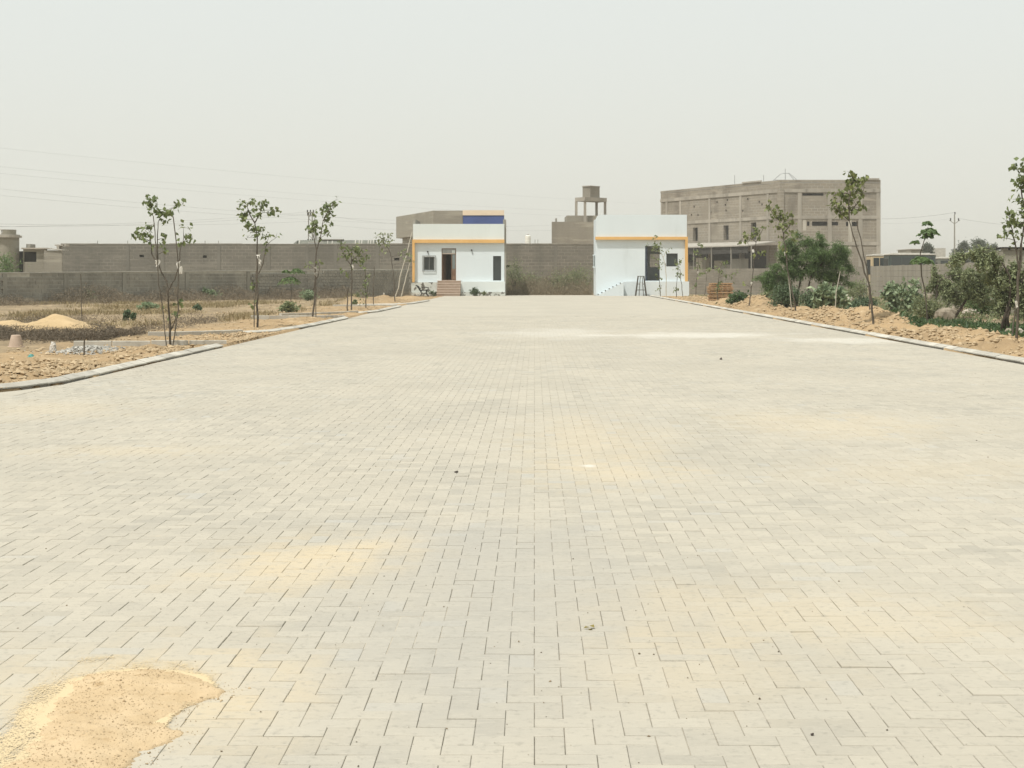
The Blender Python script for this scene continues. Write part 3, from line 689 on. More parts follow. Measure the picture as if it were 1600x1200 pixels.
# --- big unfinished block
C0 = np.array(((1219.5-800)/F*209, 209.0)); C1 = np.array(((1376-800)/F*209, 209.0)); CL = np.array(((1032-800)/F*237, 237.0))
big = empty('factory_building', (*C0, 0), 'large unfinished grey block building with concrete columns on the right skyline', 'building')
uL = (C0-CL)/np.linalg.norm(C0-CL); LL = np.linalg.norm(C0-CL); uR = (C1-C0)/np.linalg.norm(C1-C0); LR = np.linalg.norm(C1-C0)
m_bigL = mat_block('factory_block', (.295, .258, .203), (.25, .228, .188), (.37, .34, .285), u=tuple(uL), dirt=(.175, .155, .125), mw=.04, bw=.8, bh=.38)
m_bigR = mat_block('factory_block_side', (.295, .258, .203), (.25, .228, .188), (.37, .34, .285), u=tuple(uR), dirt=(.175, .155, .125), mw=.04, bw=.8, bh=.38)
m_beam = mat('weathered_concrete', (.40, .368, .31), (.30, .275, .23), .5, (.21, .192, .16), 1.2, rough=.95, bs=.3, streak=True)
TOP = CH+149/F*209; SL = (13.0, 9.4, 5.8)
bk = np.array((C0[0]+6, 232.0))
back = [CL, C0, C1, C1+np.array((2.0, 24)), CL+np.array((8.0, 12))]
def lside(px):   # distance from CL along the left face for a photo column
    k = (px-CX)/F; t = (CL[0]-k*CL[1])/(k*uL[1]-uL[0]); return t
def rside(px): return (px-CX)/F*209-C0[0]
# solid core set back behind the facades, painted near black as shade in the openings, masonry infill with openings
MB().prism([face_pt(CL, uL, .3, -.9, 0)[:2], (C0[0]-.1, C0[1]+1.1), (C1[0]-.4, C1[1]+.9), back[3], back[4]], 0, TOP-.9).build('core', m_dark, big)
def infill(o, u, L, holes, m, name):
    q = MB(); holed_wall(q, 0, L, 0, TOP-.35, 0, .5, holes)
    v = []
    for (s, w, z) in q.v: v.append(face_pt(o, u, s, -w-.045, z))
    q.v = v; return q.build(name, m, big)
hl = [(lside(px-w/2), lside(px+w/2), z0, z1) for px, w, z0, z1 in ((1086, 7.5, 6.6, 8.6), (1134, 8, 6.6, 8.7), (1177, 8.5, 6.5, 8.9), (1049, 3, 6.4, 8.2))]
for px, z in ((1084, 11.6), (1090, 10.3), (1120, 12.0), (1133, 11.5), (1134, 10.7), (1136, 12.2), (1168, 12.1), (1186, 11.6), (1190, 11.2), (1080, 10.4), (1110, 10.6), (1160, 10.5)):
    s = lside(px); hl.append((s-.18, s+.18, z, z+.28))
hl += [(lside(1071), lside(1106), 1.2, 4.9), (lside(1111), lside(1155), 1.0, 4.9), (lside(1159), lside(1197), 1.0, 4.9)]
infill(CL, uL, LL, hl, m_bigL, 'masonry')
hr = [(rside(a), rside(b_), z0, z1) for a, b_, z0, z1 in ((1254, 1287, 12.35, 12.7), (1269, 1293, 8.25, 8.85), (1261, 1265, 8.25, 8.85), (1299, 1310, 8.3, 8.8), (1322, 1341, 8.2, 8.8))]
infill(C0, uR, LR, hr, m_bigR, 'masonry')
for px in (1034, 1041.5, 1063, 1108.5, 1157, 1199.5):
    s = lside(px); fbox(MB(), CL, uL, s-.25, s+.25, -.1, .03, 0, SL[0]+.1).build('column', m_beam, big)
MB().prism([(C0[0]-.45, C0[1]-.05), (C0[0]+.1, C0[1]-.16), (C0[0]+.5, C0[1]-.12), (C0[0]+.5, C0[1]+.3), (C0[0]-.2, C0[1]+.5)], 0, SL[0]+.1).build('column', m_bigR, big)
for px in (1249.5, 1296.5, 1344.5, 1372.5):
    s = rside(px); fbox(MB(), C0, uR, s-.27, s+.27, -.1, .03, 0, SL[0]+.1).build('column', m_beam, big)
for k, z in enumerate(SL):
    fbox(MB(), CL, uL, 0, LL-.5, -.1, .05 if k else .07, z-.2, z+.25).build('beam', m_beam, big)
    fbox(MB(), C0, uR, .55, LR, -.1, .05 if k else .07, z-.2, z+.25).build('beam', m_beam, big)
fbox(MB(), CL, uL, 0, LL-.1, -.1, .0, TOP-.33, TOP-.02).build('parapet', m_bigL, big)
fbox(MB(), C0, uR, .02, LR, -.1, .0, TOP-.33, TOP+.0).build('parapet', m_bigR, big)
fbox(MB(), C0, uR, LR-4.2, LR-.2, -.12, .14, TOP+.002, TOP+.22).build('coping', m_beam, big)
fbox(MB(), CL, uL, LL-9, LL-4.5, -.12, .14, TOP, TOP+.18).build('coping', m_beam, big)
m_wash = mat('whitewash', (.48, .45, .38), (.37, .34, .28), 2, rough=.95, bs=.2, streak=True)
for px, z0, z1 in ((1257, 7.6, 9.1), (1328, 5.0, 9.0)):
    s = rside(px); fbox(MB(), C0, uR, s-.22, s+.25, .0-.1, -.02, z0, z1).build('patch', m_wash, big)
# lean-to canopy with posts in front of the left face
m_roof = mat('canopy_sheet', (.42, .40, .35), (.33, .31, .27), 1.2, rough=.8, bs=.1)
can = MB()
a_, b2, w_ = lside(1070), lside(1216), 5.0
p4 = [face_pt(CL, uL, a_, .3, 6.3), face_pt(CL, uL, b2, .3, 6.2), face_pt(CL, uL, b2, w_, 5.6), face_pt(CL, uL, a_, w_, 5.6)]
can.add(p4+[(x, y, z-.15) for x, y, z in p4], [(0, 1, 2, 3), (7, 6, 5, 4), (0, 4, 5, 1), (1, 5, 6, 2), (2, 6, 7, 3), (3, 7, 4, 0)])
cano = can.build('canopy', m_roof, big)
for px in (1078, 1107, 1122, 1150, 1181, 1213):
    s = lside(px)
    if s > b2: continue
    q = face_pt(CL, uL, s+1.0, w_-.2, 0); MB().tube([q, (q[0], q[1], 5.5)], .09, n=6).build('post', m_conc, cano)
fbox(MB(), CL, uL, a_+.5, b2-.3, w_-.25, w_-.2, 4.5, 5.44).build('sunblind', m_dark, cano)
for k, (px, w, z1, mm_) in enumerate(((1090, 9, 3.4, m_wash), (1112, 12, 2.9, m_conc), (1127, 7, 4.0, m_wash), (1143, 10, 3.6, m_beam), (1160, 12, 3.0, m_conc), (1186, 10, 3.8, m_conc))):
    s = lside(px); q = MB(); fbox(q, CL, uL, s-w*.12, s+w*.12, 1.0+(k % 3)*.8, 2.2+(k % 3)*.8, 0, z1); o = q.build('pallet_stack', mm_)
    tag(o, ('whitish', 'low grey', 'narrow pale', 'tall tan', 'grey', 'tall grey')[k]+' stacked goods under the canopy, '+('leftmost', 'second', 'third', 'fourth', 'fifth', 'rightmost')[k]+' of them', 'goods')
# roof things
s = lside(1209); q = np.array(face_pt(CL, uL, LL-1.2, -1.8, TOP-.9)); q[1] += .6
ant = empty('roof_antenna', tuple(q), 'thin wire dish frame on the roof corner of the big grey building', 'antenna')
mb = MB()
ap = q+np.array((0, 0, 2.3))
for dx, dy in ((-1.5, -.6), (1.5, -.6), (1.5, 1), (-1.5, 1)):
    mb.tube([q+np.array((dx, dy, 1.0)), q+np.array((dx*.35, dy*.35, 1.95))], .035, n=4)
    mb.tube([q+np.array((dx*.6, dy*.6, 0)), q+np.array((dx, dy, 1.0))], .035, n=4)
mb.tube([q+np.array((-1.5, -.6, 1.0)), q+np.array((1.5, -.6, 1.0))], .035, n=4); mb.tube([q+np.array((-1.5, 1, 1.0)), q+np.array((1.5, 1, 1.0))], .035, n=4)
mb.tube([q+np.array((-.5, -.2, 1.95)), q+np.array((.5, -.2, 1.95))], .035, n=4)
mb.build('frame', m_alu, ant); MB().tube([q, q+np.array((0, 0, 2.6))], .04, n=5).build('mast', m_alu, ant)
for px, h in ((1138, 1.6), (1183, 1.2)):
    s = lside(px); q = face_pt(CL, uL, s, -1.1, TOP-.95); MB().tube([q, (q[0], q[1], TOP+h-.2)], .04, n=5).build('bar', m_alu, big)

# --- two-storey house behind the left gate house
ZK = 168.0
def kx(px, z=ZK): return (px-800)/F*z
def kz(py, z=ZK): return CH+(430-py)/F*z
bl = empty('rear_building', (kx(677), ZK, 0), 'grey building with blue and cream painted upper wall behind the left gate house', 'building')
K0 = np.array((kx(677), ZK)); K1 = np.array((kx(787), ZK)); KLf = np.array((kx(619, 186), 186.0)); uK = (K0-KLf)/np.linalg.norm(K0-KLf)
m_kl = mat_block('rear_block', (.30, .28, .225), (.27, .25, .205), (.33, .31, .26), u=tuple(uK), dirt=(.23, .215, .18))
m_kr = mat_block('rear_block_shaded', (.27, .25, .205), (.24, .225, .185), (.30, .28, .235), dirt=(.21, .195, .165))  # same block darkened: shade of the right face put into the colour
tp = kz(329)
MB().prism([KLf+uK*2.0+np.array((.3, .3)), K0+np.array((.2, .6)), K1+np.array((-.1, .6)), K1+np.array((-.1, 13)), KLf+np.array((3, 8))], 0, tp-2.6).build('masonry', m_kl, bl)
up_ = MB().prism([KLf, K0, K1, K1+np.array((0, 13)), KLf+np.array((3, 8))], tp-2.6, tp).build('upper_storey', m_kl, bl)
MB().box(K0[0]+.02, kx(723), ZK-.06, ZK-.001, tp-2.58, tp-.02).build('shaded_wall_face', m_kr, bl)  # thin skin in the darkened block colour, carries this face's painted shade
m_blue = mat('blue_paint', (.055, .095, .27), (.05, .085, .24), .8, rough=.7, bs=0)
m_crm = mat('cream_paint', (.74, .62, .47), (.70, .58, .44), .8, rough=.75, bs=0)
MB().box(kx(723.5), K1[0]+.03, ZK-.16, ZK-.001, kz(350), kz(336.6)).build('blue_panel', m_blue, bl)
MB().box(kx(723), K1[0]+.05, ZK-.22, ZK-.001, kz(336.5), kz(328.6)).build('cream_panel', m_crm, bl)
for px in (636, 651):
    k_ = (px-CX)/F; t = (KLf[0]-k_*KLf[1])/(k_*uK[1]-uK[0])
    fbox(MB(), KLf, uK, t-.35, t+.35, -.5, -.1, kz(372, 178), tp-2.7).build('window', m_wash, bl)

# --- block house with tank tower
ZW = 190.0
def tx(px, z=ZW): return (px-800)/F*z
def tz_(py, z=ZW): return CH+(430-py)/F*z
wt = empty('tower_house', (tx(895), ZW, 0), 'grey block house carrying a concrete water tank on four legs', 'building')
m_wt = mat_block('tower_block', (.29, .265, .215), (.25, .23, .185), (.33, .30, .25), dirt=(.22, .2, .165))
MB().prism([(tx(862), ZW), (tx(960), ZW-.001), (tx(960), ZW+11), (tx(862)+.8, ZW+11)], 0, tz_(346.5)).build('masonry', m_wt, wt)
MB().box(tx(886), tx(944), ZW+1.5, ZW+9, tz_(346.5)+.002, tz_(336)).build('stair_room', m_wt, wt)
za, zb = tz_(341), tz_(313.5)
for px, dy in ((901.5, 2.0), (914.5, .6), (935.5, 4.8), (948, 3.2)):
    x = tx(px); MB().box(x-.16, x+.16, ZW+dy, ZW+dy+.32, za-1.0, zb).build('leg', m_beam, wt)
MB().prism([(tx(899.6), ZW+2.2), (tx(914), ZW+.4), (tx(950.5), ZW+3.0), (tx(938), ZW+5.4)], zb, tz_(307.5)).build('platform', m_beam, wt)
MB().prism([(tx(911.5), ZW+2.2), (tx(923), ZW+1.2), (tx(939), ZW+2.9), (tx(930), ZW+4.2)], tz_(307.5)+.002, tz_(290.5)).build('tank', m_wt, wt)
MB().prism([(tx(910.7), ZW+2.2), (tx(923), ZW+1.0), (tx(939.8), ZW+2.9), (tx(930), ZW+4.4)], tz_(290.5)+.002, tz_(289)).build('tank_lid', m_beam, wt)
MB().tube([(tx(869), ZW+.3, tz_(347)), (tx(869), ZW+.3, tz_(341))], .12, n=5).build('bar', m_conc, wt)
# --- hut with a white tank, seen over the far wall between the gate houses
hu = empty('tank_hut', (tx(826, 160), 160, 0), 'low grey hut behind the far wall carrying the white tank', 'building')
MB().box(tx(818, 160), tx(846, 160), 160, 163, 0, 4.55).build('masonry', m_wt, hu)
MB().box(tx(816, 160), tx(848, 160), 159.8, 163.2, 4.552, 4.68).build('roof_slab', m_beam, hu)
tk = empty('water_tank', (tx(825, 160), 160.9, 4.682), 'white cylindrical water tank above the far wall between the gate houses', 'tank')
c_ = (tx(825, 160), 160.9, 4.682)
MB().lathe(c_, [(.29, 0), (.3, .06), (.285, .3), (.3, .36), (.285, .6), (.3, .66), (.28, .95), (.14, 1.05)], 18).build('body', mat('white_plastic', (.72, .71, .64), (.66, .65, .58), 2, rough=.6, bs=0), tk, smooth=False)
MB().lathe((c_[0], c_[1], c_[2]+1.052), [(.13, 0), (.13, .06), (.05, .08)], 14).build('lid', m_conc, tk)
for dx in (.75, 1.05): MB().tube([(c_[0]+dx, 161.5, 4.69), (c_[0]+dx, 161.5, 5.3)], .03, n=5).build('bar', m_conc, hu)

# --- left: corner house with round balustraded end, and sheds
ZL = 128.0
def qx(px, z=ZL): return (px-800)/F*z
def qz(py, z=ZL): return CH+(430-py)/F*z
m_tan = mat_block('tan_block', (.30, .28, .225), (.26, .245, .195), (.35, .325, .27), dirt=(.22, .205, .17))
ch_ = empty('corner_house', (qx(5), ZL, 0), 'grey corner house with rounded end and roof balustrade at the left edge', 'house')
rr = .9; cc = (qx(20)-rr, ZL+rr)
def rounded(r, xo):
    pts = [(qx(-60), cc[1]-r), (cc[0], cc[1]-r)]+[(cc[0]+r*math.sin(t), cc[1]-r*math.cos(t)) for t in np.linspace(.15, math.pi/2, 8)]+[(cc[0]+r, ZL+1.7), (qx(-60), ZL+1.7)]
    return pts
MB().prism(rounded(rr, 0), 0, qz(371)).build('masonry', m_tan, ch_)
MB().prism(rounded(rr+.22, 0), qz(371)+.002, qz(367.5)).build('cornice', m_beam, ch_)
MB().prism(rounded(rr+.05, 0), qz(367.5)+.002, qz(366)).build('kerb_rail', m_beam, ch_)
for k in range(14):
    x = cc[0]-.05-k*.27; MB().lathe((x, cc[1]-rr+.1, qz(366)+.003), [(.05, 0), (.07, .08), (.04, .2), (.06, .3), (.05, .36)], 6).build('baluster', m_beam, ch_)
MB().box(qx(-60), cc[0]-.0, cc[1]-rr, cc[1]-rr+.2, qz(366)+.366, qz(358.5)).build('hand_rail', m_beam, ch_)
MB().prism([(cc[0]+.05, cc[1]-rr)]+[(cc[0]+rr*math.sin(t), cc[1]-rr*math.cos(t)) for t in np.linspace(.15, math.pi/2, 6)]+[(cc[0]+rr-.2, cc[1]), (cc[0]+.05, cc[1]-rr+.2)], qz(366)+.003, qz(358.5)).build('parapet', m_tan, ch_)
sh = empty('shed', (qx(62), ZL+1, 0), 'flat grey shed with dark opening beside the corner house', 'shed')
holed_wall(MB(), qx(30.2), qx(67), 0, qz(389), ZL+1, ZL+1.2, [(qx(31), qx(51), qz(409), qz(393))]).build('front_wall', m_tan, sh)
MB().box(qx(67)+.001, qx(95), ZL+.3, ZL+.5, 0, qz(391)).build('side_wall', m_kr, sh)
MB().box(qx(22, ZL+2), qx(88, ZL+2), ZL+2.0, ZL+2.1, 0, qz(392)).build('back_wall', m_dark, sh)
MB().add([(qx(28.8), ZL+.7, qz(389)+.003), (qx(69), ZL+.7, qz(389)+.003), (qx(69), ZL+2.2, qz(389)+.003), (qx(28.8), ZL+2.2, qz(389)+.003), (qx(28.8), ZL+.7, qz(386.8)), (qx(69), ZL+.7, qz(386.8)), (qx(69), ZL+2.2, qz(386.8)), (qx(28.8), ZL+2.2, qz(386.8))],
         [(3, 2, 1, 0), (4, 5, 6, 7), (0, 1, 5, 4), (1, 2, 6, 5), (2, 3, 7, 6), (3, 0, 4, 7)]).build('roof_slab', m_beam, sh)
MB().add([(qx(69)+.01, ZL+.2, qz(388.4)), (qx(95.4), ZL+.2, qz(391.4)), (qx(95.4), ZL+2.2, qz(391.4)), (qx(69)+.01, ZL+2.2, qz(388.4)), (qx(69)+.01, ZL+.2, qz(387.2)), (qx(95.4), ZL+.2, qz(390.2)), (qx(95.4), ZL+2.2, qz(390.2)), (qx(69)+.01, ZL+2.2, qz(387.2))],
         [(3, 2, 1, 0), (4, 5, 6, 7), (0, 1, 5, 4), (1, 2, 6, 5), (2, 3, 7, 6), (3, 0, 4, 7)]).build('roof_sheet', m_roof, sh)
MB().box(qx(29), qx(35), ZL+2, ZL+3.5, qz(386.8)+.002, qz(380.5)).build('roof_tank', m_conc, sh)
for px0, px1, py0, py1, a_ in ((77, 92, 383.5, 381.5, .02), (80, 84, 389, 383.7, 0), (90, 95.5, 384.5, 380, -.05)):
    MB().box(qx(px0), qx(px1), ZL+1.5, ZL+2.4, qz(max(py0, py1)), qz(min(py0, py1))).build('roof_debris', m_beam, sh)

# --- right: small hut beyond the shrubs and far low building
hr_ = empty('block_hut', (19.8, 57, 0), 'small tan block hut with a dark slab roof at the right edge', 'hut')
zq = 58.0
def ux_(px): return (px-800)/F*zq
def uz_(py): return CH+(430-py)/F*zq
MB().box(ux_(1567), ux_(1680), zq, zq+3, 0, uz_(391)).build('masonry', m_tan, hr_)
mb = MB(); x = ux_(1567)
while x < ux_(1680): mb.box(x+.01, x+.19, zq-.04, zq+.3, uz_(391)+.002, uz_(388)); x += .27
tag(mb.build('coping_block', m_conc, hr_))
MB().box(ux_(1565), ux_(1682), zq-.1, zq+3.1, uz_(388)+.002, uz_(386)).build('roof_slab', m_dark, hr_)
fb = empty('far_building', ((1450-800)/F*300, 300, 0), 'pale low far building behind the parked coaches', 'building')
MB().box((1423-800)/F*300, (1446-800)/F*300, 300, 310, 0, CH+(430-390)/F*300).build('masonry', m_tan, fb)
MB().box((1458-800)/F*300, (1473-800)/F*300, 298, 312, 0, CH+(430-388)/F*300).build('wing', m_cap, fb)
MB().box((1422-800)/F*300, (1447-800)/F*300, 299.5, 310.5, CH+(430-390)/F*300+.002, CH+(430-389)/F*300).build('roof_slab', m_beam, fb)

# ================================================================== POLES, WIRES, TANKS, VEHICLES
m_wire = mat('wire', (.26, .26, .25), rough=.7, bs=0)
def wire(a, c, sag, label, r=.006):
    a, c = np.array(a), np.array(c); pts = []
    for t in np.linspace(0, 1, 17):
        q = a+(c-a)*t; q[2] -= sag*4*t*(1-t); pts.append(q)
    o = MB().tube(pts, r, n=4).build('power_line', m_wire)
    return tag(o, label, 'cable', 'overhead cables')
ZP = 150.0
lp = empty('lattice_pole', ((485-800)/F*ZP, ZP, 0), 'steel lattice power pole rising over the far wall on the left', 'pole')
xp = (485-800)/F*ZP; tpz = CH+(430-331)/F*ZP
for dx in (-.22, .22):
    MB().tube([(xp+dx*1.15, ZP, 0), (xp+dx*.75, ZP, tpz)], .05, n=4).build('post', m_conc, lp)
mb = MB()
for k in range(16):
    z = 1+k*(tpz-1.2)/16; s = 1 if k % 2 else -1; mb.tube([(xp-.2*s, ZP, z), (xp+.2*s, ZP, z+(tpz-1.2)/16)], .025, n=4)
mb.build('brace', m_conc, lp)
for z, w in ((tpz-.05, .35), (tpz-.35, .32), (tpz-2.9, .3)):
    arm = MB().box(xp-w, xp+w, ZP-.06, ZP+.06, z-.05, z+.05).build('crossarm', m_conc, lp)
    for s in (-1, 0, 1): MB().lathe((xp+s*(w-.06), ZP, z+.05), [(.04, 0), (.07, .06), (.04, .1), (.07, .14), (.03, .2)], 8).build('insulator', m_iron, arm)
sp = empty('steel_post', ((492-800)/F*ZP, ZP+.5, 0), 'short thin steel post right of the lattice power pole', 'pole')
MB().tube([((491.5-800)/F*ZP, ZP+.5, 0), ((491.5-800)/F*ZP, ZP+.5, CH+(430-356)/F*ZP)], .07, n=6).build('post', m_conc, sp)
MB().tube([((494-800)/F*ZP, ZP+.5, 0), ((494-800)/F*ZP, ZP+.5, CH+(430-362)/F*ZP)], .05, n=6).build('post', m_conc, sp)
def at(px, py, z): return P(px, py, z)
wire(at(481, 331, 150), at(-160, 356, 95), .35, 'upper sagging cable from the lattice pole to the left edge')
wire(at(483, 334, 150), at(-160, 352, 100), .5, 'middle sagging cable from the lattice pole to the left edge')
wire(at(482, 346, 150), at(-160, 346, 98), .3, 'lower sagging cable from the lattice pole to the left edge')
wire(at(487, 332, 150), at(622, 350, 160), .15, 'upper dark cable from the lattice pole to the rear building')
wire(at(487, 347, 150), at(650, 360, 170), .2, 'lower dark cable from the lattice pole to the rear building')
wire(at(-150, 278, 120), at(660, 346, 172), .5, 'faint long cable crossing the left sky just above the trees', .006)
wire(at(-150, 290, 120), at(700, 352, 172), .5, 'lowest of the faint long cables crossing the left sky', .006)
wire(at(-150, 245, 120), at(900, 330, 200), .5, 'faint long cable crossing high over the left trees', .005)
wire(at(-150, 256, 120), at(900, 338, 200), .5, 'second faint cable from the top of the left sky', .005)
wire(at(-150, 215, 120), at(1000, 318, 215), .5, 'topmost faint cable crossing the left sky', .005)
wire(at(655, 354, 175), at(864, 352, 195), .1, 'upper cable between the rear building and tower house')
wire(at(655, 358, 175), at(864, 360, 195), .1, 'lower cable between the rear building and tower house')
ZR = 215.0
xr_ = (1491.5-800)/F*ZR; tz2 = CH+(430-333)/F*ZR
up = empty('utility_pole', (xr_, ZR, 0), 'slim utility pole with short raised crossarms on the right skyline', 'pole')
MB().tube([(xr_, ZR, 0), (xr_, ZR, tz2-.2)], .13, .08, 8).build('post', m_conc, up)
for s in (-1, 1):
    a_ = MB().tube([(xr_, ZR, tz2-1.5), (xr_+s*.75, ZR, tz2-.95)], .045, n=5).build('crossarm', m_conc, up)
    MB().lathe((xr_+s*.55, ZR, tz2-1.07), [(.03, 0), (.1, .12), (.05, .18), (.1, .24), (.1, .34), (.02, .36)], 8).build('insulator', m_iron, a_)
MB().lathe((xr_+.05, ZR, tz2-.22), [(.03, 0), (.1, .12), (.05, .18), (.1, .24), (.1, .34), (.02, .36)], 8).build('insulator', m_iron, up)
wire((xr_-.55, ZR, tz2-.75), at(1378, 349, 212), .25, 'cable from the utility pole to the big grey building')
wire((xr_+.05, ZR, tz2+.1), at(1378, 342, 212), .2, 'thin top cable from the utility pole to the big grey building', .015)
wire((xr_+.55, ZR, tz2-.75), at(1720, 356, 200), .5, 'thin cable from the utility pole out to the right edge', .014)

ZT_ = 147.0
m_pipe = mat('grey_green_steel', (.17, .175, .145), (.125, .13, .108), .8, rough=.6, metal=.2, bs=.1)
xa, xb = (461-800)/F*ZT_, (592-800)/F*ZT_; r = .62; zc = CH+(430-375.2)/F*ZT_-r
sto = empty('storage_tank', (xa, ZT_, 0), 'long horizontal grey steel tank showing above the far left wall', 'tank')
mb = MB(); mb.tube([(xa-.15, ZT_, zc-.1), (xa+.35, ZT_, zc)], r*.55, r, 20); mb.tube([(xa+.35, ZT_, zc), (xb-.3, ZT_, zc)], r, n=20); mb.build('shell', m_pipe, sto)
for px in (469, 513, 520, 556, 562, 566, 576, 580, 584):
    x = (px-800)/F*ZT_; MB().tube([(x-.04, ZT_, zc), (x+.04, ZT_, zc)], r+.035, n=20).build('band', m_cap, sto)
for px in (470, 515, 560, 586):
    x = (px-800)/F*ZT_; MB().box(x-.15, x+.15, ZT_-.45, ZT_+.45, 0, zc-.2).build('leg', m_conc, sto)
MB().box((503.5-800)/F*ZT_, (537-800)/F*ZT_, ZT_-.4, ZT_+.4, zc+r-.02, zc+r+.09).build('walkway', m_conc, sto)
zz0, zz1 = CH+(430-383)/F*143, CH+(430-377.5)/F*143
wb = empty('striped_sheet', ((492-800)/F*143, 143, 0), 'white striped sheet standing before the horizontal tank', 'panel')
for k in range(4): MB().box((481.5-800)/F*143, (504.5-800)/F*143, 143-.02*(k % 2), 143.1, zz0-.3+k*.155, zz0-.3+k*.155+.15).build('slat', m_cap if k % 2 else m_white, wb)
for px in (484, 502): MB().box((px-800)/F*143-.05, (px-800)/F*143+.05, 143.11, 143.2, 0, zz1).build('post', m_conc, wb)

def coach(pxa, pxb, pyt, z, label, mbody, band=True):
    xa, xb = (pxa-800)/F*z, (pxb-800)/F*z; top = CH+(430-pyt)/F*z
    r = empty('parked_coach', ((xa+xb)/2, z, 0), label, 'coach', 'coaches parked beyond the right wall')
    MB().box(xa, xb, z, z+2.5, .45, top-.2).build('body', mbody, r, bevel=.08)
    MB().box(xa-.05, xb+.05, z-.05, z+2.55, top-.198, top-.03).build('roof', m_cap, r, bevel=.1)
    MB().box(xa+.6, xb-.5, z+.4, z+2.1, top-.028, top+.06).build('roof_unit', m_cap, r, bevel=.05)
    nw = max(2, int((xb-xa)/1.1)); w = (xb-xa-.5)/nw
    for k in range(nw): MB().box(xa+.25+k*w+.04, xa+.25+(k+1)*w-.04, z-.02, z-.002, top-1.4, top-.4).build('window', m_glass, r)
    for x in (xa+1.0, xb-1.0):
        wh = MB().tube([(x, z-.03, .48), (x, z+.25, .48)], .48, n=18).build('wheel', m_iron, r); MB().tube([(x, z-.05, .48), (x, z-.032, .48)], .24, n=12).build('rim', m_alu, wh)
    MB().box(xa-.03, xa-.001, z+.3, z+2.2, 1.6, top-.6).build('windscreen', m_glass, r)
m_coach = mat('dark_green_coach_paint', (.05, .07, .065), (.04, .055, .05), 1, rough=.35, bs=0)
m_coach2 = mat('cream_coach_paint', (.52, .42, .26), (.46, .36, .22), 1, rough=.4, bs=0)
coach(1389, 1462, 396, 170, 'dark green coach with white roof beside the big grey building', m_coach)
coach(1361, 1387.5, 397.5, 178, 'cream and white coach half hidden by the big grey building', m_coach2)
coach(1466, 1497, 402, 184, 'lower grey coach just left of the utility pole', m_pipe)
coach(1538, 1590, 393, 168, 'coach with white roof behind the right shrubs', m_coach)

# ================================================================== VEGETATION
M_PEEP = mat_leaf('sapling_leaf', (0.1063, 0.1449, 0.058), (0.2222, 0.2608, 0.1063), .3)
M_PEEP2 = mat_leaf('sapling_leaf_bright', (0.1129, 0.1443, 0.0502), (0.2383, 0.2634, 0.0941), .3)
M_MESQ = mat_leaf('fine_green_leaf', (0.0814, 0.1326, 0.0557), (0.1819, 0.2676, 0.0963), .3)
M_DARK = mat_leaf('dark_shrub_leaf', (0.0612, 0.0963, 0.0525), (0.1225, 0.175, 0.0875), .2)
M_CALO = mat_leaf('pale_shrub_leaf', (0.1313, 0.1837, 0.105), (0.3325, 0.4025, 0.2363), .2)
M_OLIV = mat_leaf('olive_shrub_leaf', (0.1398, 0.1697, 0.0899), (0.2994, 0.3293, 0.1697), .25)
M_DRY = mat_leaf('dry_twig', (.17, .145, .10), (.29, .25, .17), .1, .9)
M_BROWN = mat_leaf('dry_brown_scrub', (.15, .125, .09), (.29, .24, .17), .1, .9)
M_BROWND = mat_leaf('dark_brown_scrub', (.095, .078, .056), (.20, .165, .12), .1, .9)
M_STRAW = mat_leaf('straw_grass', (.26, .21, .115), (.44, .36, .21), .2, .9)
M_GREEN = mat_leaf('green_weed', (.04, .075, .03), (.10, .16, .06), .3)
M_FAR = mat_leaf('far_leaf', (.075, .095, .065), (.12, .145, .095), .3)
m_bark = mat('bark', (.115, .098, .075), (.08, .068, .052), 6, rough=.95, bs=.4, bd=.01, bscale=40)
m_barkd = mat('dark_bark', (.075, .06, .045), (.055, .045, .035), 6, rough=.95, bs=.4, bd=.01, bscale=40)
m_stake = mat('weathered_stake', (.125, .108, .083), (.09, .078, .06), 5, rough=.95, bs=.2)
m_bamb = mat('pale_bamboo', (.50, .47, .39), (.40, .37, .30), 5, rough=.7, bs=.1)
m_cloth = mat('white_rag', (.68, .66, .60), (.58, .56, .5), 6, rough=.95, bs=.2)

